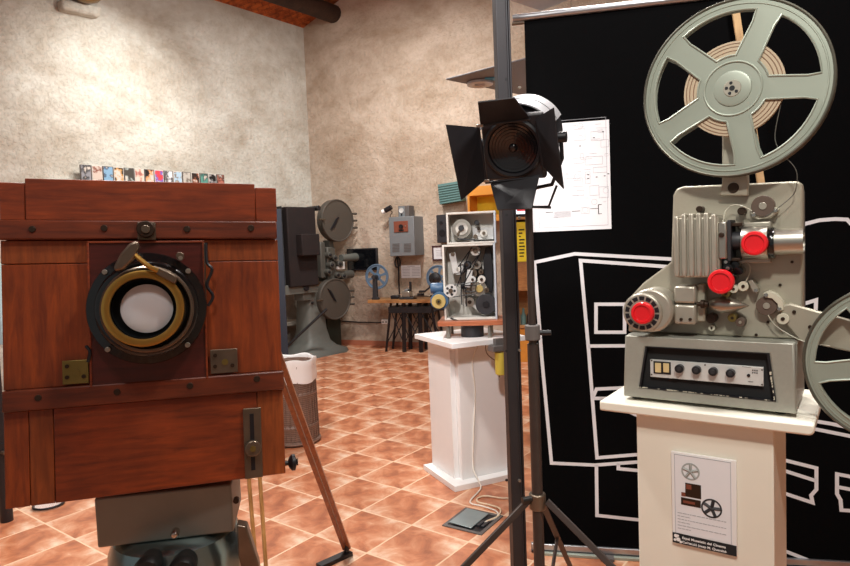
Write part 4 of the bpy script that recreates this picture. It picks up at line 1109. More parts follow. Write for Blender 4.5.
# ================================================================== light stand
hb = Vector(atY(537.5, 501, 1.9))
ls = bpy.data.objects.new('light_stand', None); COL.objects.link(ls); ls.location = (hb.x, hb.y, 0)
tag(ls, 'brown black tripod light stand carrying the spotlight, in front of the black banner', 'light stand')
def lo(p): return Vector(p)-Vector((hb.x, hb.y, 0))
tpx = Vector(atY(531, 190, 1.9)); x0, y0 = 0, 0
MB().cyl((0, 0, .18), (0, 0, 1.14), .0170).build('outer_tube', M['stand'], ls)
MB().cyl((0, 0, 1.14), (0, 0, 1.60), .0115).build('inner_tube', M['stand'], ls)
zc = Vector(atY(531, 333, 1.9)).z
MB().cyl((0, 0, zc-.022), (0, 0, zc+.025), .023).build('collar', M['greybox_d'], ls, bevel=.003)
MB().cyl((.02, 0, zc), (.055, -.01, zc), .008, n=12).build('collar_knob', M['black'], ls)
hub = MB(); hub.cyl((0, 0, hb.z-.025), (0, 0, hb.z+.025), .026)
hub.build('hub', M['steel_old'], ls, bevel=.004)
MB().cyl((-.02, -.01, hb.z+.012), (-.05, -.02, hb.z+.012), .010, n=14).build('hub_knob', M['rubber'], ls)
def flat_leg(a, b, w, t, name, mt='stand'):
    a, b = Vector(a), Vector(b); d = (b-a).normalized(); s = d.cross(Vector((0, 1, 0)))
    if s.length < .3: s = d.cross(Vector((1, 0, 0)))
    s = s.normalized(); u = d.cross(s).normalized()
    return MB().hexa([a-s*w-u*t, a+s*w-u*t, a+s*w+u*t, a-s*w+u*t], [b-s*w-u*t, b+s*w-u*t, b+s*w+u*t, b-s*w+u*t]).build(name, M[mt], ls, bevel=.002)
zh = hb.z
a1 = math.radians(192); a2 = math.radians(-30); a3 = math.radians(70)
RL = .78
for ang, px in ((a1, 0), (a2, 0), (a3, 0)):
    dx, dy = math.cos(ang), math.sin(ang)
    top = Vector((dx*.03, dy*.03, zh+.005)); bot = Vector((dx*RL, dy*RL, .02))
    flat_leg(top, bot, .010, .006, 'leg')
    mid = top.lerp(bot, .46)
    flat_leg((dx*.015, dy*.015, .20), mid, .006, .004, 'brace')
    MB().cyl(bot-Vector((0, 0, .02)), bot+Vector((0, 0, .02)), .014, n=14).build('rubber_foot', M['rubber'], ls)
MB().cyl((0, 0, .18), (0, 0, .23), .022).build('lower_collar', M['steel_old'], ls)

# ================================================================== stage spotlight with barn doors
lc = Vector(atY(513, 148, 1.80))
fl2 = Frame(lc, math.radians(-22), math.radians(20), math.radians(2))
sl_ = fl2.root('stage_spotlight', 'black stage spotlight with four open barn doors and a silver housing, on the light stand', 'spotlight')
def LP(px, py, w=0): return fl2.P(px, py, w)
zz = 3.145
def lz(x, y): return 420+x/zz, 60+y/zz
MB().box((-.088, -.0, -.092), (.088, .03, .092)).build('front_frame', M['barn'], sl_, bevel=.006)
Rl = .072
MB().lathe((0, 0, 0), (0, -1, 0), [(Rl*1.16, -.01), (Rl*1.18, .006), (Rl*1.1, .010), (Rl, .008), (Rl*.98, -.004)], 48).build('lens_ring', M['black'], sl_)
prof = []
for i in range(8):
    r = Rl*.98*(1-i/8); prof += [(r, .0), (r*.97, .0022-.0002*i)]
prof += [(0.012, .004), (0.008, .012), (0, .014)]
MB().lathe((0, .0, 0), (0, -1, 0), prof, 48).build('fresnel_lens', M['fresnel'], sl_)
# housing behind: black drum with silver vented top
MB().lathe((0, .028, 0), (0, 1, 0), [(0, 0), (.086, 0), (.100, .02), (.106, .06), (.106, .20), (.09, .235), (0, .24)], 48).build('housing', M['black'], sl_)
mb = MB(); n_ = 24
for (y0, y1, r) in ((.045, .12, .118), (.124, .195, .120)):
    for i in range(n_):
        a0, a1 = math.radians(25+130*i/n_), math.radians(25+130*(i+1)/n_)
        q = lambda a, rr_: (rr_*math.cos(a), rr_*math.sin(a))
        (xa, za), (xb, zb_) = q(a0, r), q(a1, r); (xc, zc_), (xd, zd) = q(a0, r-.004), q(a1, r-.004)
        mb.hexa([(xa, y0, za), (xb, y0, zb_), (xb, y1, zb_), (xa, y1, za)], [(xc, y0, zc_), (xd, y0, zd), (xd, y1, zd), (xc, y1, zc_)])
mb.build('vented_cowl', M['silver'], sl_, smooth=50)
# barn doors: hinged flaps swung outward (points traced on their own depth)
def door(pts, hinge_w=.004):
    P4 = [LP(*lz(x, y), w) for x, y, w in pts]
    nrm = (P4[1]-P4[0]).cross(P4[2]-P4[0]).normalized()*.0016
    MB().hexa([v-nrm for v in P4], [v+nrm for v in P4]).build('barn_door', M['barn'], sl_, smooth=0)
door([(190, 205, .01), (345, 182, .01), (297, 118, .11), (182, 132, .11)])
door([(186, 212, .01), (207, 375, .01), (130, 440, .13), (82, 203, .13)])
door([(362, 186, .01), (386, 332, .01), (452, 405, .10), (420, 150, .10)])
door([(222, 390, .01), (376, 362, .01), (352, 468, .10), (243, 472, .10)])
mb = MB()
for a, b in (((186, 206), (347, 186)), ((184, 212), (206, 376)), ((364, 190), (386, 335)), ((206, 386), (384, 366))):
    mb.tube([LP(*lz(*a), .012), LP(*lz(*b), .012)], .004, 8)
mb.build('hinge_rods', M['black'], sl_)
for x, y in ((186, 207), (206, 380)): 
    q = LP(*lz(x, y), .018); MB().box((q.x-.008, q.y-.002, q.z-.004), (q.x+.012, q.y+.004, q.z+.004)).build('corner_clip', M['alu'], sl_, bevel=.001)
# yoke and side knob
mb = MB(); yk = .118
mb.tube([(yk, .11, .0), (yk+.002, .10, -.06), (yk-.03, .09, -.135), (-.0, .09, -.15), (-yk+.03, .09, -.135), (-yk-.002, .10, -.06), (-yk, .11, 0)], .006, 8)
mb.build('yoke', M['black'], sl_)
MB().cyl((.10, .11, 0), (.135, .11, 0), .016, n=20).build('tilt_knob', M['black'], sl_, bevel=.002)
MB().cyl((-.10, .11, 0), (-.13, .11, 0), .012, n=20).build('tilt_knob', M['black'], sl_, bevel=.002)
# thin black bracket in front of the paper sheet
q = [LP(*lz(*v), .0) for v in ((430, 395), (405, 460), (358, 462))]
MB().tube(q, .0035, 8).build('filter_bracket', M['black'], sl_)
q = [LP(*lz(*v), .0) for v in ((352, 462), (412, 464))]; MB().tube(q, .004, 8).build('filter_bracket', M['black'], sl_)

# ================================================================== middle white pedestal
b0, b1, b2 = Vector(onz(455, 492.4)), Vector(onz(427, 469)), Vector(onz(508.6, 479.8))
yw = math.radians(25)
fw2 = Frame(b0, yw)
wp = fw2.root('white_pedestal', 'white pedestal with an overhanging top holding the open machine cabinet, left of the steel post', 'pedestal')
wB = .44; dB = fw2.local(b1).y
MB().box((0, 0, 0), (wB, dB, .035)).build('base_board', M['white'], wp, bevel=.002)
ZT = .89
def prj(p):
    v = Vector(p)-EYE; d = v.dot(DV); return 425+F*v.dot(RV)/d, 283-F*v.dot(UV)/d
fz_ = lambda px, py: fw2.local(onz(px, py, ZT))
tA, tB = fz_(452, 344), fz_(415, 330.5)
tC = fz_(506, 338)
yb_ = tA.y
while prj(fw2.o + fw2.R @ Vector((tA.x, yb_, ZT)))[0] > 415: yb_ += .01
MB().box((tA.x-.0, tA.y, ZT-.03), (tA.x+.50, yb_, ZT)).build('top_board', M['white'], wp, bevel=.002)
xc0 = .055
MB().box((xc0+.035, .07, .035), (wB-.03, dB-.05, ZT-.03)).build('column', M['white'], wp, bevel=.002)
MB().box((xc0, .11, .035), (xc0+.034, dB-.02, ZT-.03)).build('side_panel', M['white'], wp, bevel=.002)
# dark bracket with yellow can under the right edge
fcan = Frame(fw2.o, yw)
q = fw2.P(497, 346, -tA.y+.02)
cn = bpy.data.objects.new('yellow_lamp_can', None); COL.objects.link(cn)
cpt = fw2.o + fw2.R @ Vector((q.x, tA.y-.03, ZT)); cn.location = cpt; cn.rotation_euler = (0, 0, yw)
tag(cn, 'small yellow can hanging from a dark clamp on the edge of the white pedestal top', 'lamp')
MB().box((-.05, -.03, -.065), (.06, .035, -.032)).build('clamp', M['greybox_d'], cn, bevel=.003)
MB().box((-.02, -.01, -.034), (.05, .02, .006)).build('clamp_jaw', M['greybox_d'], cn, bevel=.002)
MB().lathe((.015, 0, -.075), (0, 0, -1), [(0, 0), (.034, 0), (.034, .11), (.032, .128), (.02, .134), (0, .134)], 28).build('can', M['yellow_can'], cn)
# cords
def gcord(pts, r, mt, label, name='power_cord'):
    o = MB().tube(spline(pts, 8), r, 7).build(name, M[mt]); tag(o, label, 'cord'); return o
wpw = lambda x, y, z: fw2.o + fw2.R @ Vector((x, y, z))
xcord = fw2.P(474, 400, -.06).x
zq = fw2.P(478, 349, -.06)
gcord([wpw(zq.x+.01, .055, ZT-.034), wpw(xcord, .062, .75), wpw(xcord+.012, .064, .55), wpw(xcord-.01, .064, .3), wpw(xcord-.02, .062, .1), wpw(xcord-.03, -.015, .045), wpw(xcord-.04, -.05, .008),
       onz(470, 502, .006), onz(482, 506, .006), onz(496, 511, .006), onz(497, 517, .006), onz(485, 522, .012)], .0045, 'cord', 'white cord running down the white pedestal to the floor box')
gcord([onz(487, 521, .014), onz(498, 516, .007), onz(500, 509, .006), onz(490, 505, .006), onz(478, 502, .006), onz(478, 498, .006), onz(486, 496, .006), onz(500, 498, .006), onz(512, 499, .006), onz(540, 506, .006)], .0045, 'cord_y', 'cream cord looping across the tiles from the floor box behind the steel post')
gcord([wpw(zq.x+.02, .0, ZT-.034), wpw(zq.x+.03, -.0, ZT-.10), wpw(zq.x+.09, tA.y+.01, ZT-.17), wpw(q.x-.0, tA.y-.03, ZT-.222)], .003, 'steel_old', 'thin dark wire drooping from the white pedestal top to the yellow can')
# floor box
s_ = [onz(x, y, .0) for x, y in ((450, 524.8), (466, 511), (496.8, 518), (480, 532))]
ce = sum(s_, Vector())/4; ex = (s_[3]-s_[0]); yf = math.atan2(ex.y, ex.x)
ff = Frame(ce, yf); fx = ff.root('floor_box', 'square grey floor outlet box, sunk in the tiles by the white pedestal', 'floor box')
W2, D2 = .115, .125
mb = MB()
for a, b in (((-W2, -D2), (W2, -D2+.02)), ((-W2, D2-.02), (W2, D2)), ((-W2, -D2+.02), (-W2+.02, D2-.02)), ((W2-.02, -D2+.02), (W2, D2-.02))): mb.box((a[0], a[1], 0), (b[0], b[1], .006))
mb.build('frame', M['greybox_d'], fx, bevel=.001)
MB().box((-W2+.02, -D2+.02, 0.0005), (W2-.02, D2-.02, .002)).build('recess', M['black'], fx)
MB().box((-.09, -.095, .009), (.04, .10, .014), Matrix.Rotation(math.radians(2), 3, 'Y')).build('lid', M['socketgrey'], fx, bevel=.002)
for x in (.055, .08): MB().box((x-.009, -.05, .002), (x+.009, .02, .012)).build('plug', M['darkgrey'], fx, bevel=.002)

# ================================================================== open machine cabinet on the white pedestal
pc = Vector(atY(447.5, 320, 3.78))
fk = Frame((pc.x, pc.y, ZT+.03), math.radians(-8))
ck = fk.root('machine_cabinet', 'open fronted greige cabinet showing belts and pulleys, on the white pedestal', 'machine')
def K(px, py, w=0): return fk.P(px, py, w)
def kz(x, y): return 430+x/3.5375, 180+y/3.5375
a = K(444.7, 320.5); b = K(495, 243); wk = b.x-a.x; hk = b.z-a.z; ox = a.x
g = .012; dk = .20
bz = a.z
def kbox(x0, y0, z0, x1, y1, z1, name, mt, bev=.002, par=None): return MB().box((x0, y0, z0), (x1, y1, z1)).build(name, M[mt], par or ck, bevel=bev)
# orange board and feet
p0, p1 = K(438, 327.3, .03), K(505, 327.3, .03)
kbox(p0.x, -.05, bz-.030, p1.x, dk+.03, bz-.001, 'base_board', 'board', .003)
for x in (p0.x+.06, p1.x-.09):
    for y in (-.02, dk-.02): MB().cyl((x, y, ZT-fk.o.z), (x, y, bz-.03), .016, .010, n=14).build('foot', M['alu'], ck)
MB().cyl(((p0.x+p1.x)/2, .06, ZT-fk.o.z), ((p0.x+p1.x)/2, .06, bz-.031), .07).build('swivel', M['darkgrey'], ck)
# lower case
x0, x1_, z0, z1 = ox, ox+wk, bz, bz+hk
kbox(x0, 0, z0, x0+g, dk, z1, 'side_panel', 'cab'); kbox(x1_-g, 0, z0, x1_, dk, z1, 'side_panel', 'cab_side')
kbox(x0+g, 0, z0, x1_-g, dk, z0+g, 'floor_panel', 'cab'); kbox(x0+g, 0, z1-g, x1_-g, dk, z1, 'top_panel', 'cab'); kbox(x0+g, dk-g, z0+g, x1_-g, dk, z1-g, 'back_panel', 'cab_in')
# upper case
u0 = K(447, 242.5); u1 = K(495, 210.5); x2, x3, z2, z3 = u0.x, u1.x+.002, z1+.001, u1.z; d2 = .16
kbox(x2, 0, z2, x2+g, d2, z3, 'side_panel', 'cab'); kbox(x3-g, 0, z2, x3, d2, z3, 'side_panel', 'cab_side')
kbox(x2+g, 0, z2, x3-g, d2, z2+g, 'floor_panel', 'cab'); kbox(x2+g, 0, z3-g, x3-g, d2, z3, 'top_panel', 'cab'); kbox(x2+g, d2-g, z2+g, x3-g, d2, z3-g, 'back_panel', 'cab')
def kd(zx, zy, w0, w1, rz, name, mt, n=28, par=None, bev=.001):
    px, py = kz(zx, zy); return disc(fk, px, py, w0, w1, rz/3.5375, n).build(name, M[mt], par or ck, bevel=bev)
def kbar(ax, ay, bx, by, w, wd, name, mt):
    a = K(*kz(ax, ay), w); b = K(*kz(bx, by), w); d = (b-a).normalized(); s = Vector((-d.z, 0, d.x))*wd
    t = Vector((0, .012, 0)); return MB().hexa([a-s, a+s, b+s, b-s], [a-s+t, a+s+t, b+s+t, b-s+t]).build(name, M[mt], ck, bevel=.002)
B_ = -(dk-g); C_ = -(d2-g)
# upper interior
kd(112, 172, C_, -.06, 34, 'reel', 'alu', 36); kd(112, 172, -.06, -.05, 22, 'reel_face', 'cab_in', 28); kd(110, 170, -.05, -.035, 10, 'reel_hub', 'darkgrey', 20)
kbar(96, 196, 116, 160, -.045, .006, 'reel_lever', 'steel_old')
a = K(*kz(152, 212), -.10); b = K(*kz(224, 166), -.10); kbox(a.x, .10, a.z, b.x, d2-g, b.z, 'mechanism_plate', 'plate')
kd(190, 188, -.10, -.07, 13, 'pulley', 'cab_in', 24); kd(190, 188, -.07, -.06, 6, 'pulley_hub', 'steel_old', 16); kd(165, 150, C_, -.08, 8, 'pulley', 'darkgrey', 20); kd(160, 200, -.10, -.07, 8, 'pulley', 'steel_old', 20)
kd(172, 172, -.10, -.07, 6, 'pulley', 'screw', 16)
kbar(98, 208, 160, 212, -.06, .004, 'rod', 'darkgrey')
# lower interior: pulleys, belts, gears, dark disc
P1 = kd(160, 250, B_, -.07, 18, 'pulley', 'cab', 28); kd(160, 250, -.07, -.06, 8, 'pulley_hub', 'steel_old', 16)
kbar(78, 258, 92, 330, -.06, .020, 'rocker_arm', 'plate'); kd(100, 316, B_, -.07, 20, 'pulley', 'plate', 28); kd(100, 316, -.07, -.06, 9, 'pulley_hub', 'cab_in', 18)
kd(80, 262, -.075, -.05, 7, 'pivot', 'steel_old', 16)
for x, y, r, mt_, w1 in ((150, 330, 17, 'steel_old', -.07), (165, 300, 16, 'alu', -.08), (130, 300, 12, 'darkgrey', -.06), (120, 375, 12, 'darkgrey', -.07), (175, 385, 27, 'alu', -.06), (182, 352, 14, 'cab', -.05), (140, 432, 17, 'alu', -.07), (150, 352, 12, 'plate', -.05), (200, 390, 9, 'steel_old', -.04), (180, 325, 9, 'steel_old', -.05)):
    k_ = kd(x, y, B_, w1, r, 'pulley', mt_, 28); kd(x, y, w1, w1+.01, r*.4, 'pulley_hub', 'screw', 16, k_)
kd(175, 385, -.06, -.045, 13, 'gear', 'gold', 24)
kbar(142, 318, 132, 380, -.055, .016, 'bracket', 'plate'); kbar(150, 440, 176, 462, -.08, .010, 'bracket', 'plate')
kd(198, 440, -.07, -.03, 37, 'dark_disc', 'darkgrey', 40, bev=.003); kd(198, 440, -.03, -.024, 12, 'disc_hub', 'black', 20)
pts = [K(*kz(x, y), -.10) for x, y in ((196, 240), (214, 236), (222, 300), (220, 400), (206, 396), (192, 340), (188, 280))]
MB().prism([(q.x, q.z) for q in pts], .10, .15).build('black_guard', M['black'], ck, bevel=.003)
def belt(pts, w, r=.0035):
    mb = MB(); mb.tube([K(*kz(x, y), w) for x, y in pts], r, 6, closed=True); mb.build('belt', M['black'], ck)
belt([(146, 238), (170, 236), (180, 255), (112, 382), (96, 376)], -.055)
belt([(176, 262), (118, 330), (92, 318), (148, 240)], -.065); belt([(160, 395), (120, 395), (118, 372), (162, 372)], -.05)
belt([(108, 300), (112, 440), (128, 448), (126, 300)], -.06); belt([(62, 372), (82, 372), (165, 360), (165, 402), (82, 414), (60, 410)], .015, .003)
kbar(72, 490, 100, 498, .0, .006, 'catch', 'black')
# motor on the left flank
mx0, mx1 = K(*kz(0, 395), .0), K(*kz(64, 395), .0)
rz_ = 20/3.5375*fk.m(440, 290)
MB().lathe((mx0.x, .05, K(*kz(30, 385)).z), (1, 0, 0), [(0, 0), (rz_*.9, 0), (rz_, .008), (rz_, x0-mx0.x-.012), (rz_*.8, x0-mx0.x-.002), (0, x0-mx0.x-.002)], 30).build('motor', M['blue'], ck)
kd(33, 428, -.07, .01, 32, 'drive_drum', 'blue', 40); dd = kd(30, 430, .01, .03, 25, 'drum_face', 'gold', 36); kd(30, 430, .03, .036, 10, 'drum_hub', 'brass_old', 20, dd); kd(30, 430, .036, .045, 4, 'drum_bolt', 'black', 12, dd)
pu = kd(73, 392, .0, .02, 23, 'white_pulley', 'plate', 36); kd(73, 392, .02, .03, 8, 'pulley_hub', 'steel_old', 18, pu)
mb = MB()
for i in range(5):
    aa = i*2*PI/5; px, py = kz(73+14*math.cos(aa), 392+14*math.sin(aa)); q = K(px, py, .02); mb.cyl((q.x, -.02, q.z), (q.x, -.0212, q.z), .008, n=12)
mb.build('pulley_holes', M['darkgrey'], pu)
MB().box((mx0.x+.02, .0, K(*kz(30, 462)).z), (x0-.001, .10, K(*kz(30, 452)).z)).build('motor_bracket', M['darkgrey'], ck)

# ================================================================== things on the back wall
def WB_(px, py, w=0): return fb.P(px, py, w)
def wroot(px, py, name, label, cat, group=None, w=0):
    q = fb.P(px, py, w); f = Frame(fb.o + fb.R @ Vector((q.x, -w, q.z)), BYAW); return f, f.root(name, label, cat, group)
def wb(f, par, x0, y0, x1, y1, w0, w1, name, mt, bev=.004): return pbox(f, x0, y0, x1, y1, w0, w1).build(name, M[mt], par, bevel=bev)
# grey wall cabinet
WD = .30
f, r = wroot(401, 256, 'wall_cabinet', 'grey metal electrical cabinet on the back wall with a reddish knob plate and vents', 'cabinet')
bx = wb(f, r, 388.5, 217.5, 415, 255.5, .003, WD, 'case', 'greybox', .006)
wb(f, bx, 393.5, 221.5, 408, 231.7, WD, WD+.012, 'knob_plate', 'redbrown')
disc(f, 400.5, 226.5, WD+.012, WD+.04, 2.1).build('knob', M['black'], bx)
disc(f, 405.2, 226, WD+.012, WD+.02, .7).build('indicator', M['alu'], bx)
wb(f, bx, 398.5, 229.6, 403.5, 231, WD+.012, WD+.018, 'name_strip', 'black', 0)
mb = MB()
for px in (392.5, 404):
    for i in range(6):
        q = f.P(px, 244+i*1.5, WD); q1 = f.P(px+7, 244+i*1.5, WD); mb.box((q.x, -WD-.005, q.z-.006), (q1.x, -WD+.001, q.z+.004))
mb.build('vents', M['greybox_d'], bx)
# box camera-like unit on top
f2, r2_ = Frame(f.o, BYAW), None
q = f.P(404, 215.5, .2); fy = Frame(f.o + f.R @ Vector((q.x, -.2, f.P(404, 217.4, .2).z)), BYAW)
zt_ = f.P(400, 217.5, WD).z
fy = Frame(f.o + f.R @ Vector((q.x, -.13, zt_)), BYAW); ry = fy.root('small_loudspeaker', 'small dark grey box with a round pale front on top of the grey wall cabinet', 'loudspeaker')
MB().box((-.085, -.08, 0), (.085, .08, .165)).build('case', M['greybox_d'], ry, bevel=.006)
MB().box((-.075, -.084, .008), (.02, -.079, .157)).build('front_panel', M['greybox'], ry, bevel=.002)
MB().lathe((-.03, -.084, .10), (0, -1, 0), [(0, 0), (.036, 0), (.034, .01), (.02, .004), (0, .008)], 24).build('cone', M['plate'], ry)
MB().lathe((-.03, -.084, .04), (0, -1, 0), [(0, 0), (.014, 0), (.012, .006), (0, .004)], 18).build('knob', M['black'], ry)
# black spot lamp on a short bracket
fy = Frame(f.o + f.R @ Vector((f.P(389.5, 217, .15).x, -.12, zt_)), BYAW); ry = fy.root('spot_lamp', 'small black and white spot lamp on top left of the grey wall cabinet', 'lamp')
MB().tube(spline([(0, 0, 0), (.0, 0, .05), (.03, 0, .09), (.0, 0, .12)]), .007, 8).build('bracket', M['steel_old'], ry)
MB().cyl((.04, -.03, .165), (-.06, -.05, .115), .036, .036).build('body', M['black'], ry, bevel=.004)
MB().cyl((-.061, -.05, .1145), (-.10, -.058, .098), .030, .034).build('lamp_head', M['white'], ry, bevel=.003)
# cable loop under the cabinet and line down
pts = [fb.P(397, 256, .05), fb.P(395, 262, .05), fb.P(396.5, 267, .05), fb.P(400, 265, .05), fb.P(399.5, 259, .05), fb.P(397.5, 257.5, .04), fb.P(398.6, 270, .03), fb.P(398.8, 280, .03), fb.P(399.3, 294, .03)]
o = MB().tube(spline(pts), .010, 8).build('hanging_cable', M['black']); o.location = fb.o; o.rotation_euler = (0, 0, BYAW); tag(o, 'dark cable looping below the grey wall cabinet down to the film table', 'cable')
# teal louvred box
f, r = wroot(450, 204, 'louvred_wall_box', 'teal green louvred box high on the back wall above the black speaker box', 'vent')
ppoly(f, [(437.5, 184.5), (460, 180.8), (462.5, 200.5), (439.5, 204.5)], .003, .14).build('case', M['teal'], r, bevel=.004)
mb = MB()
for i in range(8):
    t = (i+.5)/8; a = f.P(438+2*t, 184.8+(19.6)*t, .14); b = f.P(459.5+2.5*t, 181.2+19.4*t, .14)
    mb.hexa([(a.x, -.138, a.z-.006), (b.x, -.138, b.z-.006), (b.x, -.152, b.z-.014), (a.x, -.152, a.z-.014)], [(a.x, -.138, a.z+.002), (b.x, -.138, b.z+.002), (b.x, -.152, b.z-.008), (a.x, -.152, a.z-.008)])
mb.build('louvres', M['teal'], r)
# orange and yellow wall shelf
f, r = wroot(481, 209, 'orange_wall_shelf', 'orange open shelf box with a yellow lining on the back wall, behind the machine cabinet', 'shelf')
def wbb(x0, y0, x1, y1, w0, w1, nm, mt): return wb(f, r, x0, y0, x1, y1, w0, w1, nm, mt, .003)
wbb(467, 187, 530, 191.5, .003, .3, 'top_board', 'orange'); wbb(467, 191.6, 470, 216, .003, .3, 'side_board', 'orange'); wbb(527, 191.6, 530, 216, .003, .3, 'side_board', 'orange'); wbb(467, 216.2, 530, 219, .003, .3, 'bottom_board', 'orange')
wbb(470.5, 191.8, 526.5, 216, .003, .02, 'yellow_lining', 'yellow')
# black speaker box
f, r = wroot(441, 243, 'wall_loudspeaker', 'tall narrow black speaker box on the back wall, below the teal louvred box', 'loudspeaker')
wb(f, r, 436, 215, 450, 242.5, .003, .16, 'case', 'darkgrey', .008); disc(f, 442, 233, .16, .165, 3.5).build('driver', M['black'], r); disc(f, 441, 223, .16, .165, 1.8).build('tweeter', M['black'], r)
# framed picture
f, r = wroot(438, 260, 'picture_frame', 'small dark red framed notice on the back wall, left of the machine cabinet', 'picture')
x_0, x_1, y_0, y_1 = 431.7, 449, 245.8, 260.3
wb(f, r, x_0, y_0, x_1, y_1, .003, .02, 'print', 'paper', 0)
mb = MB(); A, B2 = f.P(x_0, y_0, .03), f.P(x_1, y_1, .03); tt = .022
for a, b in (((A.x, A.z-tt), (B2.x, A.z)), ((A.x, B2.z), (B2.x, B2.z+tt)), ((A.x, B2.z+tt), (A.x+tt, A.z-tt)), ((B2.x-tt, B2.z+tt), (B2.x, A.z-tt))): mb.box((a[0], -.03, a[1]), (b[0], -.002, b[1]))
mb.build('frame', M['dkred'], r, bevel=.003)
mb = MB()
for i in range(4): mb.box((A.x+.06, -.0215, A.z-.07-i*.025), (B2.x-.08, -.0198, A.z-.066-i*.025))
mb.build('printed_text', M['ink'], r)
# paper notice
f, r = wroot(411, 278, 'paper_notice', 'white paper notice in two columns on the back wall below the grey wall cabinet', 'notice')
wb(f, r, 401, 265.5, 421, 277.8, .002, .006, 'sheet', 'paper', 0); mb = MB()
for px0, px1 in ((402.5, 410), (412, 419.8)):
    for i in range(6): a, b = f.P(px0, 268+i*1.5, .006), f.P(px1, 268+i*1.5, .006); mb.box((a.x, -.0075, a.z-.003), (b.x, -.0058, a.z+.003))
a, b = f.P(407, 266.4, .006), f.P(415, 266.4, .006); mb.box((a.x, -.0075, a.z-.003), (b.x, -.0058, a.z+.003))
mb.build('printed_text', M['ink'], r)
# black screen
f, r = wroot(362, 270, 'wall_screen', 'black flat screen on the back wall, right of the old cinema projector', 'screen')
wb(f, r, 346.5, 249, 377.3, 270, .01, .06, 'case', 'black', .006); wb(f, r, 348.2, 250.3, 375.8, 268.6, .06, .0615, 'glass', 'tvglass', 0)
# wall socket and conduit
f, r = wroot(385, 324, 'wall_socket', 'white double socket low on the back wall beside the film table leg', 'socket')
wb(f, r, 381.3, 319.5, 388, 324.2, .002, .03, 'plate', 'white', .003); disc(f, 383, 322, .03, .032, .8, 12).build('outlet', M['darkgrey'], r); disc(f, 386, 322, .03, .032, .8, 12).build('outlet', M['darkgrey'], r)
pts = [fb.P(318, 319.5, .015), fb.P(340, 321, .015), fb.P(360, 322.2, .015), fb.P(381, 322.6, .015)]
o = MB().tube(pts, .008, 8).build('cable_run', M['black']); o.location = fb.o; o.rotation_euler = (0, 0, BYAW); tag(o, 'thin dark cable run low along the back wall to the white socket', 'cable')

# ================================================================== film table
ft0 = Vector(onz(386, 348.5)); ft = Frame((ft0.x, 8.72, 0), math.radians(-20))
tb = ft.root('film_table', 'wooden topped film table on crossed black metal trestles by the back wall', 'table')
def FT(px, py, w=0): return ft.P(px, py, w)
aL, aR = FT(367.5, 300, .06), FT(436, 303, .06); zt = FT(400, 299.8, .06).z; 
MB().box((aL.x, -.06, zt-.045), (aR.x+.1, .34, zt)).build('table_top', M['tabletop'], tb, bevel=.004)
MB().box((FT(389, 308).x, -.03, FT(400, 313).z), (FT(432, 308).x, .26, FT(400, 306.5).z)).build('under_shelf', M['black'], tb, bevel=.003)
def tleg(x0, y0, x1, y1, r=.018, yb=0, nm='leg'):
    a = FT(x0, y0); b = FT(x1, y1); MB().tube([(a.x, yb, zt-.046), (b.x, yb, .0)], r, 4).build(nm, M['black'], tb)
for yb in (0, .24):
    tleg(391, 305, 386, 348, yb=yb); tleg(431, 305, 439, 348, yb=yb); tleg(403.7, 305, 404, 345, .03, yb); tleg(419.5, 305, 421, 348, .032, yb)
    mb = MB()
    for a, b, c, d in ((391, 311, 403, 342), (403, 311, 387.5, 342), (404, 311, 420, 342), (420, 311, 405, 342), (420, 311, 437, 342), (431, 311, 421, 342)):
        p, q = FT(a, b), FT(c, d); mb.tube([(p.x, yb+.01, p.z), (q.x, yb+.01, q.z)], .008, 5)
    mb.build('cross_braces', M['black'], tb)
def small_reel(fr, c, R, mt_, parent, ns=6, name='reel', face=.0):
    mb = MB(); flange(mb, (c.x, c.z), R, c.y, .012, ns, .3, R*.32, R*.80, R*.16, R*.2, .004, seg=5, steps=2); o = mb.build(name, M[mt_], parent, smooth=30)
    mb = MB(); mb.torus((c.x, c.y, c.z), (0, 1, 0), R*.97, .01, 48, 6); mb.cyl((c.x, c.y-.02, c.z), (c.x, c.y+.03, c.z), R*.2, n=20); mb.build('rim_and_hub', M[mt_], o)
# rewinder stands
def rewinder(px, py, base_px, lab, crank):
    q = FT(px, py, .0); fr = Frame(ft.o + ft.R @ Vector((q.x, 0.0, zt)), ft.yaw)
    r = fr.root('rewind_stand', lab, 'film rewinder', 'rewinders on the film table')
    zc_ = q.z-zt; R = 12.5*ft.m(px, py)
    MB().prism([(-.05, .0), (.05, 0), (.05, .02), (.03, .04), (.022, zc_), (-.022, zc_), (-.035, .04), (-.05, .02)], -.03, .03).build('post', M['darkgrey'], r, bevel=.003)
    MB().cyl((0, -.05, zc_), (0, .06, zc_), .03).build('spindle', M['darkgrey'], r)
    small_reel(fr, Vector((0, .07, zc_)), R, 'bluereel', r)
    if crank:
        MB().lathe((0, -.05, zc_), (0, -1, 0), [(0, 0), (.08, 0), (.075, .05), (.03, .07), (0, .07)], 24).build('gear_case', M['black'], r)
        MB().tube([(0, -.12, zc_), (-.06, -.13, zc_-.12), (-.13, -.13, zc_-.17)], .012, 8).build('crank', M['black'], r); MB().cyl((-.13, -.11, zc_-.17), (-.20, -.16, zc_-.17), .016).build('crank_handle', M['black'], r)
rewinder(374.8, 277, 375, 'blue spoked film reel on a dark post at the left end of the film table', 0)
rewinder(436.5, 278, 430, 'blue spoked film reel on a black cranked rewinder behind the machine cabinet motor', 1)
q = FT(404, 298, .1); fr = Frame(ft.o + ft.R @ Vector((q.x, .05, zt)), ft.yaw)
r = fr.root('film_splicer', 'grey metal film splicer with an upright black lever in the middle of the film table', 'splicer')
MB().box((-.10, -.08, 0), (.10, .08, .03)).build('base', M['darkgrey'], r, bevel=.004); MB().box((-.07, -.06, .031), (.05, .06, .11)).build('body', M['alu'], r, bevel=.01)
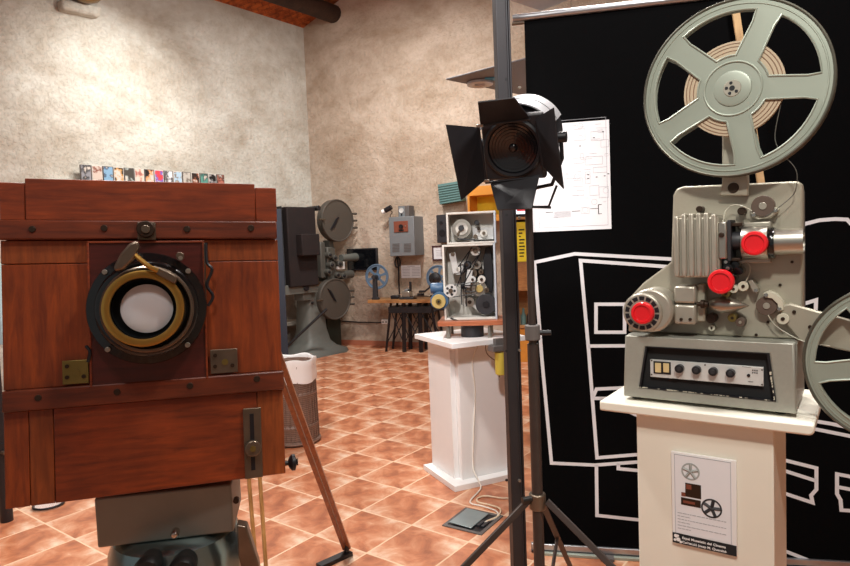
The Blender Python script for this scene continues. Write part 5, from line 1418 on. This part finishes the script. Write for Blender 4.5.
MB().box((-.03, -.05, .11), (.02, .04, .14)).build('clamp_block', M['greybox'], r, bevel=.005); MB().box((.03, -.02, .11), (.055, .02, .24)).build('lever', M['black'], r, bevel=.004)
MB().box((.10, -.04, .02), (.34, .04, .05)).build('film_track', M['steel_old'], r, bevel=.004)
MB().cyl((.2, -.03, .051), (.2, -.03, .08), .05).build('roller', M['black'], r)
q = FT(390, 297, .1); o = MB().box((-.06, -.05, 0), (.06, .05, .05)).build('black_film_tin', M['black'], bevel=.01); o.location = ft.o + ft.R @ Vector((q.x, .1, zt)); o.rotation_euler = (0, 0, ft.yaw)
tag(o, 'small black tin on the film table, left of the grey splicer', 'tin')

# ================================================================== 35 mm cinema projector at the far corner
cp0 = Vector(onz(312, 352.5)); YP = math.radians(50)
fj = Frame((cp0.x, cp0.y-.12, 0), YP)
cj = fj.root('cinema_projector', 'old grey cinema projector with two round film magazines, in the far corner', 'projector')
def J(px, py, w=0): return fj.P(px, py, w)
def jbox(x0, y0, x1, y1, w0, w1, nm, mt, bev=.01, par=None): return pbox(fj, x0, y0, x1, y1, w0, w1).build(nm, M[mt], par or cj, bevel=bev)
def jd(px, py, w0, w1, r, nm, mt, par=None, n=32, bev=.004): return disc(fj, px, py, w0, w1, r, n).build(nm, M[mt], par or cj, bevel=bev)
# flared column
cx = J(311, 320).x; hcol = J(311, 288).z
mb = MB(); rings = []
for z, rx, ry in ((0, .46, .36), (.05, .44, .34), (.10, .30, .26), (.18, .22, .2), (.35, .18, .17), (.6, .16, .15), (hcol, .15, .14)):
    rings.append([mb.bm.verts.new((cx+rx*sx_, ry*sy_, z)) for sx_, sy_ in ((-1, -.7), (-.7, -1), (.7, -1), (1, -.7), (1, .7), (.7, 1), (-.7, 1), (-1, .7))])
for A, B2 in zip(rings, rings[1:]):
    for k in range(8): mb.bm.faces.new((A[k], A[(k+1) % 8], B2[(k+1) % 8], B2[k]))
mb.bm.faces.new(rings[0]); mb.bm.faces.new(rings[-1])
mb.build('flared_column', M['column'], cj, smooth=50)
# lamphouse
jbox(286.5, 206.5, 319, 285, -.15, .30, 'lamp_house', 'brown_box', .015)
jbox(301.5, 234, 320.5, 255, .30, .42, 'lamp_house_door', 'brown_box', .01)
jbox(281, 206, 286, 286, -.12, .26, 'rear_door', 'black', .01)
jd(319, 208, .1, .34, 2.6, 'latch_knob', 'black'); 
jbox(283, 286, 318, 292, -.1, .25, 'table_plate', 'column', .006); jd(307, 288, .25, .28, 3, 'control_knob', 'black'); jbox(303, 292, 312, 300, .0, .2, 'control_box', 'column')
jd(313, 303, .16, .18, 1.2, 'bolt', 'black')
# projector head
jbox(320, 242, 327, 278, -.1, .14, 'mechanism', 'olive', .02); jbox(327, 247, 337, 281, -.06, .16, 'head', 'olive', .02)
for px, py, r in ((331, 255, 3.2), (336, 258, 3), (333, 265, 3.6), (341, 264, 3.4), (330, 272, 3), (339, 275, 3), (345, 276, 3.4)):
    k_ = jd(px, py, -.0, .22, r, 'sprocket', 'olive'); jd(px, py, .22, .24, r*.45, 'sprocket_hub', 'black', k_)
jbox(338, 262, 345, 269, .16, .2, 'film_gate', 'plate', .004)
def jcyl(x0, x1, yc, r, w, nm, mt):
    a, b = J(x0, yc, w), J(x1, yc, w); rr_ = r*fj.m(x0, yc, w); L = b.x-a.x
    MB().lathe((a.x, -w, a.z), (1, 0, 0), [(0, 0), (rr_, 0), (rr_*1.05, L*.5), (rr_*1.25, L*.9), (rr_*1.1, L), (rr_*.9, L), (0, L*.8)], 28).build(nm, M[mt], cj)
jcyl(341, 358, 258, 3.6, .12, 'projection_lens', 'column'); jcyl(334, 352, 275.5, 3.6, .12, 'sound_head', 'olive')
# magazines
def magazine(px, py, rp, ang):
    wF = .22; mg_ = jd(px, py, .10, wF, rp, 'film_magazine', 'mag', n=56, bev=.02)
    c = J(px, py, wF); R = rp*fj.m(px, py, wF)
    mb = MB(); mb.torus((c.x, -wF, c.z), (0, 1, 0), R*.97, .012, 56, 6); mb.build('magazine_rim', M['mag'], mg_)
    mb = MB(); mb.hexa([Vector((c.x+t[0]*R, -wF-.02, c.z+t[1]*R)) for t in ang], [Vector((c.x+t[0]*R, -wF+.001, c.z+t[1]*R)) for t in ang]); mb.build('magazine_window', M['black'], mg_)
    for k in (-.35, .0, .33):
        MB().cyl((c.x+R*.93, -wF-.01, c.z+R*k), (c.x+R*1.2, -wF-.01, c.z+R*k), .016, n=10).build('hinge', M['mag'], mg_)
    MB().cyl((c.x-R*.9, -wF-.03, c.z+.01), (c.x-R*1.25, -wF-.03, c.z+.01), .012, n=10).build('catch', M['steel_old'], mg_)
magazine(338, 220.5, 21, [(-.52, -.42), (-.30, -.32), (.05, .18), (-.1, .12)])
magazine(335.5, 299, 20.5, [(-.5, .55), (-.3, .42), (.02, -.12), (-.15, -.02)])
jbox(329, 240, 334, 248, -.02, .12, 'magazine_neck', 'olive', .01); jbox(329, 278, 335, 284, -.02, .12, 'magazine_neck', 'olive', .01)
jbox(326, 300, 342, 346, -.22, -.02, 'motor_box', 'greendark', .01)
# black diagonal pole leaning
o = MB().cyl(atY(284, 349, 8.2), atY(327, 309, 8.35), .018, n=12).build('leaning_pole', M['black']); tag(o, 'thin black pole slanting across the foot of the old cinema projector', 'pole')
# low white ledge against the left wall
for (y0, y1) in ((318, 324),):
    q = fl_.P(270, 324, .3); q1 = fl_.P(300, 318, .3)
fL = fl_
za = fl_.P(290, 322, .35).z
o = MB().box((fl_.P(262, 322, .35).x, -.35, za-.06), (fl_.P(304, 320, .35).x, -.002, za)).build('low_wall_ledge', M['plaster_l'], bevel=.01); o.location = fl_.o; o.rotation_euler = (0, 0, fl_.yaw)
tag(o, 'whitewashed ledge low on the left wall, behind the foot of the old cinema projector', 'ledge')
# blue strip panel just behind lamphouse
f3 = Frame(atY(282, 284, 8.1), math.radians(15))
a, b = f3.P(276, 284), f3.P(281, 212)
f3b = Frame(f3.o, f3.yaw)
o = MB().box((a.x-.4, 0, 0), (b.x, .03, 2.0)).build('blue_panel', M['panelblue'], bevel=.003); 
q = f3.o.copy(); q.z = 0.0; o.location = q; o.rotation_euler = (0, 0, f3.yaw); tag(o, 'tall dark blue panel edge between the wooden camera and the cinema projector', 'panel')

# ================================================================== hanging canopy panels
zc_ = 3.0
T0, Tn, Tf = onz(446, 80, zc_), onz(496, 67, zc_), onz(496, 90, zc_)
dn, df = (Tn-T0).normalized(), (Tf-T0).normalized()
T2, T3, T4 = T0+dn*1.7, T0+dn*1.7+df*1.9, T0+df*1.9
up3 = Vector((0, 0, .015))
cnp = bpy.data.objects.new('hanging_canopy', None); COL.objects.link(cnp); cnp.location = T0
tag(cnp, 'grey hanging canopy panel with a round downlight, its pointed corner left of the steel post', 'ceiling panel')
MB().hexa([p_-T0 for p_ in (T0, T2, T3, T4)], [p_-T0+up3 for p_ in (T0, T2, T3, T4)]).build('panel', M['canopy'], cnp, bevel=.004)
q = onz(480, 82.5, zc_-.005)-T0
MB().lathe(q, (0, 0, -1), [(.0, .002), (.05, .004), (.055, .02), (.10, .03), (.125, .022), (.125, 0)], 32).build('downlight', M['silver'], cnp)
q2 = onz(489, 78.6, zc_-.002)-T0
MB().box(q2+Vector((-.04, -.05, -.006)), q2+Vector((.09, .05, 0))).build('tape_patch', M['cyan'], cnp)
for t in (T0+dn*.95+df*.55, T0+dn*1.55+df*.3, T0+dn*.9+df*1.6, T0+dn*1.4+df*1.6):
    MB().cyl(t-T0+up3, t-T0+Vector((0, 0, 3.2)), .004, n=6).build('cable', M['steel_old'], cnp)
zc2 = 3.45
U0, U1, U2 = onz(541, 11, zc2), onz(600, -12, zc2), onz(700, -6, zc2)
pv = bpy.data.objects.new('hanging_canopy', None); COL.objects.link(pv); pv.location = U0
tag(pv, 'pale grey hanging panel showing above the silver top rail of the black banner', 'ceiling panel')
du = (U1-U0).normalized()*1.6; dv_ = Vector((-du.y, du.x, 0)).normalized()*-1.5
MB().hexa([Vector((0, 0, 0)), du, du+dv_, dv_], [up3, du+up3, du+dv_+up3, dv_+up3]).build('panel', M['canopy_w'], pv, bevel=.004)
for t in (.2, .8):
    for s in (.2, .8): MB().cyl(du*t+dv_*s+up3, du*t+dv_*s+Vector((0, 0, 2.2)), .004, n=6).build('cable', M['steel_old'], pv)

# ================================================================== shop-like shelf seen in the gap beside the post
fg = Frame(Vector((onz(515, 363).x-.15, onz(515, 363).y, 0)), 0)
def G(px, py, w=0): return fg.P(px, py, w)
gs = fg.root('display_shelf', 'brown shelf unit beyond the steel post, glimpsed in the gap beside the black banner', 'shelf')
gx0, gx1 = G(507, 300).x, G(560, 300).x
zA, zB, zC, zD, zE = G(520, 326).z, G(520, 291).z, G(520, 262).z, G(520, 222).z, G(520, 180).z
MB().box((gx0, .38, 0), (gx1, .40, zE+.1)).build('back_board', M['shelf_brown'], gs)
for x in (gx0, gx1-.03): MB().box((x, 0, 0), (x+.03, .38, zE+.1)).build('side_board', M['shelf_brown'], gs, bevel=.002)
for z in (zA, zC, G(520, 217).z): MB().box((gx0+.031, 0, z-.03), (gx1-.031, .379, z)).build('shelf_board', M['shelf_brown'], gs, bevel=.002)
MB().box((gx0+.031, .0, zB), (gx1-.031, .02, zC-.031)).build('drawer_front', M['shelf_brown'], gs, bevel=.003)
def gthing(nm, lab, cat, box, mt_, extra=None, group=None):
    a, b = Vector(box[0]), Vector(box[1]); o = MB().box(a, b).build(nm, M[mt_], bevel=.004); o.location = fg.o; tag(o, lab, cat, group); return o
gthing('yellow_box', 'bright yellow box on the middle of the brown shelf unit beyond the steel post', 'box', ((gx0+.05, .05, zC+.001), (gx1-.05, .3, zD)), 'yellow')
mb = MB(); rr = random.Random(5)
x = G(519, 240, -.05).x
for i in range(9):
    z = zC+.06+i*(zD-zC-.12)/9; mb.box((x, .048, z), (x+.02+.05*rr.random(), .0495, z+.015)); 
o = mb.build('box_lettering', M['inkd']); 
par = [o_ for o_ in COL.objects if o_.name.startswith('yellow_box')][0]; o.parent = par
gthing('orange_crate', 'orange brown crate in the bottom of the brown shelf unit', 'crate', ((gx0+.05, .03, .001), (gx1-.05, .34, zA-.04)), 'orange')
for i, px in enumerate((519, 524, 530)):
    q = G(px, 320, -.1); o = MB().lathe((0, 0, 0), (0, 0, 1), [(0, 0), (.032, 0), (.034, .1), (.015, .15), (.014, .2), (0, .2)], 20).build('bottle', [M['alu'], M['teal'], M['darkgrey']][i]); o.location = fg.o+Vector((q.x, .12, zA+.001))
    tag(o, ['silver bottle on the brown shelf unit, nearest the steel post', 'teal bottle on the brown shelf unit, between the silver and the dark bottle', 'dark bottle on the brown shelf unit, nearest the black banner'][i], 'bottle', 'bottles on the brown shelf unit')
fm_ = Frame(fg.o+Vector((0, .1, G(520, 217).z)), 0)
mo_ = fm_.root('lit_monitor', 'lit white and pale blue monitor at the top of the brown shelf unit', 'monitor')
hM = zE-G(520, 217).z
MB().box((gx0+.06, 0, .02), (gx1-.06, .04, hM+.02)).build('bezel', M['black'], mo_, bevel=.004); MB().box((gx0+.08, .05, .0), (gx1-.3, .12, .03)).build('monitor_foot', M['black'], mo_)
sc2 = MB().box((gx0+.08, -.003, .04), (gx1-.08, .001, hM)).build('screen', M['screen'], mo_)
q = fm_.P(520, 207); MB().box((q.x-.04, -.005, q.z-.05), (q.x+.06, -.002, q.z+.04)).build('screen_graphic', M['screen_red'], sc2)


# ================================================================== lights
def area(name, loc, target, size, power, col=(1, .965, .92), shape='DISK', size_y=None):
    l = bpy.data.lights.new(name, 'AREA'); l.shape = shape; l.size = size; l.energy = power; l.color = col
    if size_y: l.size_y = size_y
    o = bpy.data.objects.new(name, l); COL.objects.link(o); o.location = loc
    o.rotation_euler = (Vector(target)-Vector(loc)).to_track_quat('-Z', 'Y').to_euler(); return o
def spot(name, loc, target, power, ang, blend=.6, col=(1, .95, .88), size=.08):
    l = bpy.data.lights.new(name, 'SPOT'); l.energy = power; l.spot_size = math.radians(ang); l.spot_blend = blend; l.color = col; l.shadow_soft_size = size
    o = bpy.data.objects.new(name, l); COL.objects.link(o); o.location = loc
    o.rotation_euler = (Vector(target)-Vector(loc)).to_track_quat('-Z', 'Y').to_euler(); return o
tw = fl_.o + fl_.R @ Vector((fl_.P(108, 112).x, 0, fl_.P(108, 112).z))
spot('wall_spot', tw + (fl_.R @ Vector((.1, -1.9, .95))), tw, 200, 80, 1.0)
area('unseen_lamp', (-.6, 6.6, 4.6), (-.6, 7.2, 0), .5, 165)
area('unseen_lamp', (1.2, 4.0, 4.4), (.6, 4.3, 0), .4, 135)
area('unseen_lamp', (-1.2, 2.2, 4.2), (-.9, 2.4, 0), .4, 130)
spot('unseen_spot', (.15, -.2, 2.7), (.78, 1.4, 1.0), 105, 62, .8, (1, .98, .88), .08)
area('unseen_lamp', (-.3, .1, 3.2), (.3, 1.5, 1.1), .3, 16)  # added unseen lamp above the viewpoint, brightens the foreground
area('unseen_lamp', (1.2, 1.0, 3.9), (-.1, 3.6, 1.0), .4, 70)  # added unseen lamp, lights the machine cabinet from the front
spot('unseen_spot', (-.3, .3, 3.3), (.25, 3.8, 1.1), 300, 30, .8, (1, .97, .95), .12)  # added unseen spot, brightens the cabinet interior and white pedestal
w = bpy.data.worlds.new('world'); scn.world = w; w.use_nodes = True
bg = w.node_tree.nodes['Background']; bg.inputs[0].default_value = (.9, .87, .84, 1); bg.inputs[1].default_value = .3
vs = scn.view_settings; vs.view_transform = 'Standard'; vs.look = 'None'; vs.gamma = 1; vs.use_curve_mapping = False; vs.exposure = 0.0
